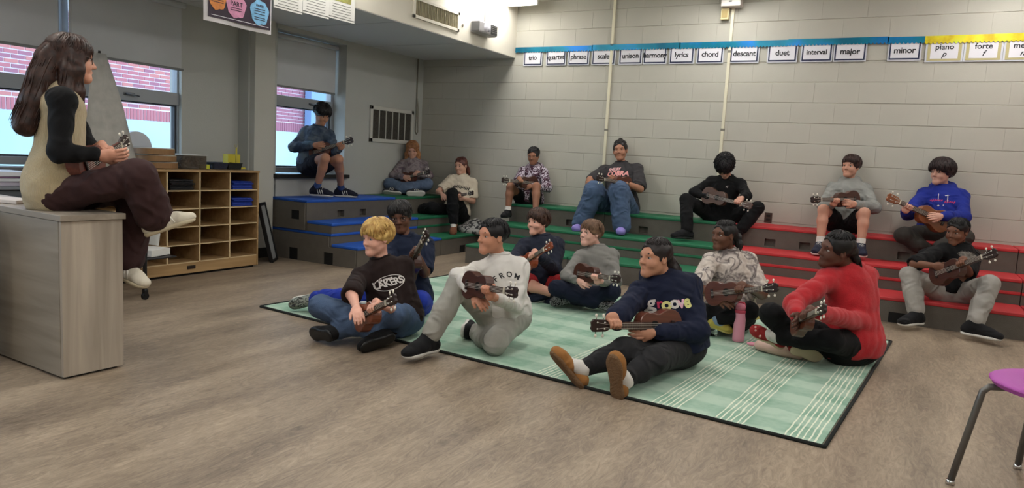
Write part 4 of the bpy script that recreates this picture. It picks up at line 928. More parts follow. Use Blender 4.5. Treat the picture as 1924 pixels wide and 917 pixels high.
for i, (y0, y1, z0) in enumerate(((3.985,4.27,2.165),(4.28,4.56,2.185),(4.57,4.865,2.205))):
    p = tag(empty('wall_sheet', (-4.33,y0,z0)), ('white printed sheet hanging left of two others from the bulkhead','middle white printed sheet hanging from the bulkhead','white sheet with olive picture hanging rightmost from the bulkhead')[i], 'paper sheet', 'printed sheets on the bulkhead')
    w = y1-y0; mb = MB()
    pts = [(.004+.014*(j/7)**2*(.5+i*.4), w*j/7) for j in range(8)]
    mb.add([(x,y,0) for x,y in pts]+[(x,y,.42) for x,y in pts]+[(x+.0015,y,0) for x,y in pts]+[(x+.0015,y,.42) for x,y in pts], [(j,8+j,9+j,j+1) for j in range(7)]+[(16+j,17+j,25+j,24+j) for j in range(7)]+[(j,j+1,17+j,16+j) for j in range(7)])
    mb.build('sheet', mat('paper_white', srgb(216,214,208), .6), p)
    for z in (.02,.0255): 
        pass
    ln = mat('line_grey', srgb(70,70,70), .7)
    for j in range(9):
        if i == 2 and j > 4: break
        MB().add([(x+.0024,y,.035+.022*j) for x,y in pts[1:7]]+[(x+.0024,y,.0385+.022*j) for x,y in pts[1:7]], [(q,q+1,7+q,6+q) for q in range(5)]).build('text_line', ln, p)
    MB().add([(x+.0024,y,.014) for x,y in pts]+[(x+.0024,y,.019) for x,y in pts], [(q,q+1,9+q,8+q) for q in range(7)]).build('border_line', ln, p)
    if i == 2: MB().add([(x+.0026,y,.15) for x,y in pts[1:7]]+[(x+.0026,y,.30) for x,y in pts[1:7]], [(q,q+1,7+q,6+q) for q in range(5)]).build('olive_picture', mat('olive_print', srgb(150,146,82), .7, var=.3, vscale=40), p)
# ================================================================ DESK PEDESTAL (teacher sits on it)
def woodgrain(name, c1, c2, axis, sc=1):
    m = mat(name, c1, .5); k = NT(m); tc = k.n('ShaderNodeTexCoord'); mp = k.n('ShaderNodeMapping'); s_ = [14*sc]*3; s_[axis] = 1.1*sc; mp.inputs['Scale'].default_value = s_; k.l(tc.outputs['Object'], mp.inputs['Vector'])
    n = k.n('ShaderNodeTexNoise'); n.inputs['Scale'].default_value = 1; n.inputs['Detail'].default_value = 6; n.inputs['Distortion'].default_value = .6; k.l(mp.outputs[0], n.inputs['Vector'])
    r = k.n('ShaderNodeValToRGB'); e = r.color_ramp.elements; e[0].position = .3; e[0].color = c1+(1,); e[1].position = .7; e[1].color = c2+(1,); k.l(n.outputs['Fac'], r.inputs[0]); k.l(r.outputs[0], k.b.inputs['Base Color'])
    return m
dv = woodgrain('desk_laminate_vertical', srgb(142,131,118), srgb(180,168,152), 2); dh = woodgrain('desk_laminate_flat', srgb(130,120,107), srgb(158,147,132), 0)
dk = tag(empty('desk', (-3.31,1.835,0), -.04+.0), 'grey oak laminate desk pedestal on which the woman sits', 'desk')
B('front_panel', (-.02,.002,.012), (.0,.285,.735), dv, dk, .001)
B('side_panel', (-1.4,.0,.012), (-.0205,.018,.735), dh, dk, .001)
B('back_panel', (-1.4,.268,.012), (-.0205,.284,.735), dh, dk, .001)
B('top', (-1.4,-.006,.737), (.012,.295,.765), dh, dk, .002)
B('plinth', (-1.35,.02,0), (-.02,.26,.012), mat('plinth_black', srgb(18,18,18), .6), dk)
t = tag(empty('trash_can', (-3.95,1.66,0)), 'grey bin with a clear plastic liner beside the desk at the left edge', 'trash can')
MB().lathe([(.12,.0),(.135,.01),(.155,.40),(.157,.41),(.15,.405),(.13,.02)], 28).build('bin', mat('bin_grey', srgb(84,88,92), .5), t, smooth=True)
mb = MB(); pr = [(.150,.40),(.160,.44),(.156,.56),(.163,.68),(.158,.73),(.150,.745)]; n_ = 40; vs = []
for r_, z_ in pr:
    for j in range(n_):
        a = 2*math.pi*j/n_; rr = r_+.008*math.sin(9*a+z_*30)+.004*math.sin(17*a); vs.append((rr*math.cos(a), rr*math.sin(a), z_+.01*math.sin(5*a)))
mb.add(vs, [(i*n_+j,i*n_+(j+1)%n_,(i+1)*n_+(j+1)%n_,(i+1)*n_+j) for i in range(5) for j in range(n_)]).build('liner', mat('plastic_liner', srgb(196,198,200), .25, trans=.35, ior=1.05, bump=.6, bscale=30), t, smooth=True)
yb = tag(empty('lemonade_bottle', (-3.83,2.06,.766)), 'amber yellow bottle standing on the desk behind the woman', 'bottle')
MB().lathe([(.02,0),(.034,.004),(.036,.02),(.034,.10),(.036,.12),(.034,.14),(.018,.17),(.014,.19)], 20).build('body', mat('amber_liquid', srgb(206,150,52), .15, trans=.4, ior=1.2), yb, smooth=True)
MB().lathe([(.016,.19),(.016,.21)], 16).build('cap', mat('cap_white', srgb(220,220,214), .4), yb)
tag(MB().box((-.14,-.07,0),(.10,.06,.02)).build('paper_stack', mat('paper_pink', srgb(206,196,190), .7), None, .004, loc=(-4.0,1.98,.766), rz=.3), 'low stack of pale papers on the desk by the bottle', 'papers')
lt = tag(MB().lathe([(.03,0),(.028,.02),(.004,.085)], 12).build('paper_cone', mat('tissue_white', srgb(226,226,224), .8), None, loc=(-3.96,2.08,.766)), 'crumpled white tissue standing on the desk', 'tissue')
ct = tag(empty('counter', (-5.68,1.2,0)), 'grey metal cabinet under the big window behind the desk', 'cabinet')
B('carcass', (0,0,.0), (.5,1.85,.74), mat('counter_grey', srgb(88,92,98), .5, metal=.2), ct, .005); B('worktop', (0,-.01,.742), (.53,1.87,.765), mat('counter_top', srgb(120,126,134), .4), ct, .004)
for i in range(3): B('door', (.501,.03+.61*i,.06), (.515,.6+.61*i,.70), mat('counter_door', srgb(58,62,70), .5, metal=.2), ct, .004)
for i, (y, z, c, l) in enumerate(((2.45,.766,(170,166,180),'thick binder lying lowest on the window counter'),(2.46,.796,(196,200,206),'white folder on the binder on the window counter'),(2.44,.818,(120,90,120),'thin plum folder in the counter stack'),(2.47,.830,(206,210,218),'white paper pile topping the counter stack'))):
    th = (.028,.02,.010,.03)[i]
    tag(MB().box((-.15,-.22,0),(.15,.22,th)).build('folder', mat('folder_%d' % i, srgb(*c), .6), None, .002, loc=(-5.33,y,z), rz=.05*(-1)**i), l, 'folder', 'folders stacked on the window counter')
# easel with a big sheet behind the woman's hands
ea = tag(empty('easel', (-5.40,3.30,0)), 'big pale paper sheet draped over a table easel behind the woman', 'easel')
mb = MB(); top = [(-.02,-.05,1.74),(-.02,.04,1.74)]
vs = []
for i in range(7):
    for j in range(9):
        s_ = j/8; z = 1.74-s_*.835; hw = .06+.155*s_; y = -.02+(i/6-.5)*2*hw; vs.append((.03+.15*s_+.012*math.sin(i*1.9+j*.8), y, z))
mb.add(vs, [(i*9+j,i*9+j+1,(i+1)*9+j+1,(i+1)*9+j) for i in range(6) for j in range(8)])
o = mb.build('draped_sheet', mat('newsprint', srgb(178,176,170), .75, bump=.5, bscale=12, var=.1, vscale=16), ea, smooth=True); sd = o.modifiers.new('s','SOLIDIFY'); sd.thickness = .004
for y in (-.05,.02): MB().tube([(0,0,1.76),(.02-abs(y)*1.5,y*2.5,.892)], .008, 8).build('leg', mat('easel_black', srgb(24,24,24), .5), ea)
# cart with caster behind the desk
ca = tag(empty('easel_cart', (-4.62,3.13,0)), 'black tube cart with papers and a caster behind the desk', 'cart')
bk = mat('tube_black', srgb(16,16,18), .35)
MB().tube([(-.0,0,.06),(.0,0,.30),(-.02,.03,.44),(-.10,.16,.52),(-.22,.35,.54)], .014, 12).build('leg', bk, ca, smooth=True)
MB().tube([(-.5,-.05,.06),(-.5,-.05,.30),(-.49,.0,.44),(-.42,.16,.52),(-.3,.3,.54)], .014, 12).build('leg', bk, ca, smooth=True)
MB().tube([(0,0,.12),(-.5,-.05,.12)], .011, 10).build('crossbar', bk, ca, smooth=True)
for x in (0,-.5):
    MB().tube([(x-.011,0,.026),(x+.011,0,.026)], .026, 18).build('caster', mat('caster_black', srgb(12,12,12), .5), ca, .003)
    B('fork', (x-.016,-.014,.03), (x+.016,.016,.075), bk, ca, .004)
B('shelf', (-.5,-.02,.27), (-.04,.28,.282), mat('shelf_black', srgb(30,28,30), .5), ca, .003)
tag(MB().box((-.16,-.1,0),(.16,.1,.05)).build('paper_stack', mat('paper_white', srgb(216,214,208), .6), None, .003, loc=(-4.86,3.27,.285), rz=.3), 'white papers lying on the black cart shelf', 'papers')
MBk = MB(); MBk.add([(-.12,0,0),(.10,.02,0),(.12,.03,.16),(-.1,.0,.14),(0,.01,.17)],[(0,1,2,4,3)]); o = MBk.build('loose_sheet', _M['paper_white'], None, loc=(-4.93,3.36,.34)); sd = o.modifiers.new('s','SOLIDIFY'); sd.thickness=.003; tag(o, 'torn white sheet standing up on the cart papers', 'papers')
# ================================================================ CUBBY SHELF
cw = woodgrain('cubby_birch', srgb(150,118,78), srgb(178,146,102), 1, 1.5); ce = mat('cubby_edge', srgb(204,182,142), .5); cb_ = mat('cubby_back', srgb(118,84,50), .7, var=.15, vscale=8)
cu = tag(empty('cubby_shelf', (-5.22,3.10,0)), 'low birch cubby shelf with a grid of open compartments under the window', 'shelf')
LY = 1.57; D_ = -.38; pit = .308
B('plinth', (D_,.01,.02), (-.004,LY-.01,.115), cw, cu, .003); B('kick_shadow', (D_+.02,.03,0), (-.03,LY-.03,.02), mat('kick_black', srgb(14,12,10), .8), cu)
B('handle_slot', (-.0035,.82,.055), (.001,.90,.085), mat('slot_dark', srgb(40,28,20), .8), cu, .004)
B('top', (D_,-.005,.872), (.006,LY+.005,.890), cw, cu, .003); B('back', (D_,.0,.11), (D_+.01,LY,.88), cb_, cu)
B('side', (D_,LY-.018,.02), (0,LY,.872), cw, cu, .002); B('side', (D_,0,.02), (0,.018,.872), cw, cu, .002)
yd = [LY-.018-pit*i+.002 for i in range(0,6)]
for i in range(1,5): B('divider', (D_+.01,LY-.012-pit*i-.006,.115), (-.006,LY-.012-pit*i+.006,.872), cw, cu); B('divider_edge', (-.006,LY-.012-pit*i-.006,.115), (-.001,LY-.012-pit*i+.006,.872), ce, cu)
for i in range(5):
    a = LY-.012-pit*(i+1)+.006; b = LY-.012-pit*i-.008
    a = max(a, .019)
    for k in range(0,5):
        z = .118+k*.1505; B('shelf_board', (D_+.01,a,z-.009), (-.006,b,z), cw, cu); B('shelf_edge', (-.006,a,z-.009), (-.001,b,z), ce, cu)
bl = mat('folder_blue', srgb(20,52,150), .5); dkf = mat('folder_dark', srgb(26,24,28), .6)
for n_, (yc, z0, m_, cnt, nm, lb) in enumerate(((LY-.16,.118+.1505*4,bl,5,'blue binder in the top right cubby','t'),(LY-.16,.118+.1505*3,bl,5,'blue binder in the right cubby, second row','s'),(LY-.16-2*pit,.118+.1505*4,dkf,6,'dark folder in the top cubby behind the raised shoe','d'))):
    for q in range(cnt):
        tag(MB().box((-.26,-.11,0),(0,.11,.0125)).build('binder', m_, None, .003, loc=(-5.24-.008*((q*7)%3),3.10+yc+.004*((q*5)%4)-.006,z0+.0015+.0145*q)), lb and f'{nm}, number {q+1} from the bottom' if False else f'{nm}, layer {["lowest","second","third","fourth","fifth","sixth"][q]} from below', 'binder', nm)
# things on the cubby
hoop = woodgrain('hoop_wood', srgb(126,92,60), srgb(164,126,84), 2, 1); skin_d = mat('drum_skin', srgb(206,200,188), .6, var=.05, vscale=6)
for q in range(3):
    d = tag(empty('hand_drum', (-5.42+.01*q,3.79-.022*q,.892+.0555*q)), ('lowest wooden hand drum in the stack on the cubby shelf','middle wooden hand drum in the stack','topmost wooden hand drum in the stack')[q], 'drum', 'stacked hand drums')
    rr = .152
    MB().lathe([(rr-.008,.003),(rr,.003),(rr+.001,.046),(rr-.008,.050)], 48).build('hoop', hoop, d, smooth=False)
    MB().lathe([(rr-.012,.046),(rr-.001,.0485),(rr-.002,.0535),(.001,.0525)], 48).build('drum_head', skin_d, d, smooth=True)
d = tag(empty('frame_drum', (-5.585,3.70,.925)), 'round pale frame drum standing upright behind the stacked drums', 'drum')
Mx = Matrix.Translation((0,0,.125)) @ Matrix.Rotation(math.radians(90),4,'Y') @ Matrix.Rotation(.0,4,'X')
MB().lathe([(.125,-.03),(.131,-.03),(.131,.03),(.124,.03)], 48, Mx).build('hoop', mat('hoop_white', srgb(196,200,206), .5), d)
MB().lathe([(.001,.026),(.124,.027),(.124,.022),(.001,.022)], 48, Mx).build('drum_head', mat('drum_skin_grey', srgb(168,172,178), .5, var=.12, vscale=10), d)
cl = tag(empty('clear_tote', (-5.50,3.985,.892)), 'clear plastic tote filled with dark odds and ends on the cubby shelf', 'box')
B('wall_shell', (-.12,0,0), (.13,.24,.118), mat('smoky_plastic', srgb(120,110,100), .2, trans=.6, ior=1.1), cl, .008); B('rim', (-.125,-.005,.112), (.135,.245,.120), mat('rim_clear', srgb(190,190,186), .3), cl, .002)
for q in range(26):
    random.seed(q+3); x, y, z = random.uniform(-.1,.11), random.uniform(.02,.22), random.uniform(.015,.09)
    MB().ball((x,y,z), (random.uniform(.012,.026),random.uniform(.012,.026),random.uniform(.008,.02)), n=8, m=5).build('odd_bit', mat('bits_%d' % (q%4), srgb(*((70,52,44),(112,96,84),(50,44,40),(170,168,160))[q%4]), .5), cl)
tp_ = tag(empty('tape_roll', (-5.42,4.235,.892)), 'flat yellow tape roll between tote and black baskets', 'tape')
MB().lathe([(.028,0),(.048,0),(.048,.038),(.028,.038)], 28).build('roll', mat('tape_yellow', srgb(196,200,60), .4), tp_, .002)
for q, (y, c, l) in enumerate(((4.30,(34,40,60),'black wire basket with blue bits beside the tape roll'),(4.455,(22,28,26),'black mesh basket in front of the yellow stand'))):
    b_ = tag(empty('basket', (-5.46,y,.892)), l, 'basket', 'small black baskets'); m_ = mat('basket_black_%d' % q, srgb(*c), .5, bump=.6, bscale=150)
    MB().add([(-.09,0,0),(.09,0,0),(.09,.135,0),(-.09,.135,0),(-.10,-.008,.055),(.10,-.008,.055),(.10,.143,.055),(-.10,.143,.055)], [(3,2,1,0),(0,1,5,4),(1,2,6,5),(2,3,7,6),(3,0,4,7)]).build('tray', m_, b_)
    MB().tube([(-.10,-.008,.055),(.10,-.008,.055),(.10,.143,.055),(-.10,.143,.055),(-.10,-.008,.055)], .004, 6).build('rim', m_, b_)
    for w in range(5): MB().ball((-.05+.025*w,.03+.02*w,.035), (.02,.018,.014), n=8, m=5).build('small_bit', mat('bit_blue_%d' % (w%2), srgb(*((60,74,120),(120,130,150))[w%2]), .5), b_)
ys_ = tag(empty('yellow_stand', (-5.52,4.53,.892)), 'bright yellow open stand with a yellow mallet on the cubby end', 'stand')
ym = mat('yellow_plastic', srgb(206,192,58), .5)
B('back_plate', (-.02,0,0), (-.012,.19,.135), ym, ys_, .003); B('base', (-.02,0,0), (.06,.19,.006), ym, ys_, .002); B('side_plate', (-.02,0,0), (.05,.006,.135), ym, ys_, .002); B('lip', (.055,.0,0), (.061,.19,.018), ym, ys_, .002)
tag(MB().tube([(0,0,.006),(.0,.0,.06),(-.004,.004,.19)], [.009,.009,.007], 10).build('mallet', mat('mallet_yellow', srgb(190,176,60), .4), None, smooth=True, loc=(-5.445,4.60,.9)), 'yellow stick standing in front of the yellow stand', 'mallet')
tag(MB().tube([(.0,-.012,.03),(0,-.018,.015),(0,-.006,0),(0,.006,0),(0,.018,.015),(0,.012,.03)], .003, 8).build('wire_hook', mat('hook_pale', srgb(190,180,130), .4), None, smooth=True, loc=(-5.449,4.604,1.088)), 'small pale fork on top of the yellow stick', 'hook')
# leaning frame
fr = empty('leaning_board', (-5.30,4.93,0)); tag(fr, 'black framed whiteboard leaning on the wall by the cubby shelf', 'board')
M = Matrix.Rotation(math.radians(-7),4,'Y')
fr.rotation_euler = (0, math.radians(-13), .62)
for lo, hi in [((-.035,0,0),(.0,.24,.028)),((-.035,0,.56),(0,.24,.588)),((-.035,0,0),(0,.022,.588)),((-.035,.218,0),(0,.24,.588))]: B('frame_bar', lo, hi, mat('frame_black', srgb(16,16,18), .4), fr, .003)
B('board', (-.03,.02,.026), (-.012,.22,.562), mat('board_grey', srgb(150,152,152), .35), fr)
# ================================================================ small floor things
pb = tag(empty('water_bottle', (-.875,4.82,.013)), 'tall pink water bottle with a red-pink lid standing on the rug', 'bottle')
MB().lathe([(.030,0),(.036,.003),(.038,.02),(.037,.13),(.0375,.19),(.036,.197)], 32).build('body', mat('bottle_pink', srgb(222,150,170), .45), pb, smooth=True)
MB().lathe([(.037,.194),(.039,.197),(.039,.212),(.036,.214)], 32).build('band', mat('bottle_band', srgb(190,70,92), .5), pb, smooth=True)
lid = MB().lathe([(.035,.214),(.034,.235),(.026,.252),(.012,.258)], 28).build('lid', mat('lid_rose', srgb(206,120,140), .5), pb, smooth=True)
MB().tube([(-.028,0,.236),(-.01,0,.262),(.016,0,.262),(.03,0,.236)], .0075, 10).build('spout_handle', mat('lid_red', srgb(176,56,72), .5), pb, smooth=True)
cbt = tag(empty('plastic_bottle', (-1.05,4.86,.013)), 'clear empty plastic water bottle beside the pink bottle', 'bottle')
cp = mat('clear_plastic', (.93,.96,.96), .08, trans=1, ior=1.36)
MB().lathe([(.022,0),(.030,.006),(.030,.03),(.027,.04),(.031,.05),(.031,.085),(.028,.09),(.031,.10),(.030,.12),(.013,.165),(.012,.175)], 26).build('body', cp, cbt, smooth=True)
MB().lathe([(.014,.175),(.014,.19),(.010,.20),(.009,.205)], 18).build('cap', mat('cap_clear', srgb(205,210,214), .3), cbt, smooth=True)
MB().lathe([(.0315,.052),(.0315,.083)], 26).build('label_band', mat('label_clear', srgb(176,190,196), .4, alpha=.6), cbt, smooth=True)
# pencil pouch
# ---------------------------------------------------------------- pouch, jacket (soft things)
pc = empty('pencil_pouch', (-.60,4.66,.013), -.18); tag(pc, 'shiny pale pink pencil pouch lying on the rug by the red slippers', 'pouch')
V = Vol([cap((-.11,-.02,.032),(.125,-.02,.034),.030,.034,.02), cap((-.11,.03,.034),(.125,.03,.036),.030,.034,.03), ell((0,0,.034),(.15,.06,.036),None,.03), cap((-.11,.0,.062),(.13,.0,.066),.012,.012,.02)], .006)
V.noise(.004, 34, 5); V.build('pouch', mat('pouch_pink', srgb(222,186,172), .28, bump=.5, bscale=25, var=.08, vscale=9), pc)
MB().tube([(-.12,-.006,.0655),(-.03,-.002,.072),(.06,.004,.072),(.13,.006,.064)], .003, 6).build('zip', mat('zip_gold', srgb(150,116,86), .4, metal=.5), pc, smooth=True)
MB().ball((-.165,.0,.028), (.035,.022,.012)).build('pull_tab', mat('tab_pink', srgb(226,150,170), .5), pc, smooth=True)
jk = empty('jacket', (-4.60,7.55,.203)); tag(jk, 'crumpled grey and white jacket heaped on the low green step in the corner', 'jacket')
V = Vol([ell((-.1,0,.05),(.16,.16,.06),None,.05), ell((.12,.05,.05),(.14,.14,.07),None,.05), cap((-.2,.08,.05),(.2,-.08,.06),.05,.04,.06), cap((-.1,-.16,.03),(.2,-.18,.03),.035,.03,.05), ell((.0,.1,.09),(.1,.08,.05),None,.04)], .009)
V.noise(.02, 16, 8); V.noise(.008, 40, 11)
m = mat('jacket_grey', srgb(150,150,150), .85); k = NT(m); tc = k.n('ShaderNodeTexCoord'); n = k.n('ShaderNodeTexNoise'); n.inputs['Scale'].default_value = 11; n.inputs['Detail'].default_value = 2; n.inputs['Distortion'].default_value = 2; k.l(tc.outputs['Object'], n.inputs['Vector'])
r = k.n('ShaderNodeValToRGB'); r.color_ramp.interpolation = 'CONSTANT'; e = r.color_ramp.elements; e[0].color = srgb(60,60,62)+(1,); e[1].position = .47; e[1].color = srgb(170,168,164)+(1,); k.l(n.outputs['Fac'], r.inputs[0]); k.l(r.outputs[0], k.b.inputs['Base Color'])
V.build('cloth', m, jk)
# ================================================================ PURPLE CHAIR
ch = tag(empty('plastic_chair', (.575,3.135,0)), 'purple plastic chair seat on grey tube legs at the right edge', 'chair')
pur = mat('chair_purple', srgb(168,76,160), .55, bump=.25, bscale=300); ctube = mat('chair_tube', srgb(110,108,104), .35, metal=.6); chrome = mat('glide_chrome', srgb(210,210,210), .15, metal=1)
feet = [(-.315,-.035),(-.065,.315),(.045,-.295),(.295,.055)]
V = Vol([ell((0,0,.425),(.235,.225,.022),None,.02), ell((.02,0,.420),(.22,.22,.02),None,.03), ell((0,0,.475),(.17,.16,.045),None,.03,'-')], .008); V.build('seat', pur, ch)
a = Vector((.81,-.58,0)); b = Vector((.58,.81,0))
for i, (x, y) in enumerate(feet):
    f = Vector((x,y,0)); inn = f*.55
    top = Vector((inn.x, inn.y, .402)); sh = Vector((f.x*.80,f.y*.80,.38))
    MB().tube([(f.x,f.y,.012), tuple(f.lerp(sh,.9).to_tuple()[:2])+(.34,), (f.x*.80,f.y*.80,.375), (f.x*.74,f.y*.74,.395), tuple(top)], .0125, 12).build('leg', ctube, ch, smooth=True)
    MB().lathe([(.011,0),(.016,.002),(.016,.012),(.0135,.018)], 16, Matrix.Translation((f.x,f.y,0))).build('glide', chrome, ch, smooth=True)
MB().tube([tuple(Vector((feet[0][0],feet[0][1],0))*.55+Vector((0,0,.402))), tuple(Vector((feet[1][0],feet[1][1],0))*.55+Vector((0,0,.402)))], .011, 10).build('seat_rail', ctube, ch, smooth=True)
MB().tube([tuple(Vector((feet[2][0],feet[2][1],0))*.55+Vector((0,0,.402))), tuple(Vector((feet[3][0],feet[3][1],0))*.55+Vector((0,0,.402)))], .011, 10).build('seat_rail', ctube, ch, smooth=True)
c0 = a*.23
V = Vol([cap(c0+b*.10+Vector((0,0,.43)), c0+b*.12+Vector((0,0,.66)), .018,.016,.03), cap(c0-b*.10+Vector((0,0,.43)), c0-b*.12+Vector((0,0,.66)), .018,.016,.03), ell(c0+a*.02+Vector((0,0,.70)), (.017,.19,.12), [a, b, (0,0,1)], .03)], .009); V.build('backrest', pur, ch)
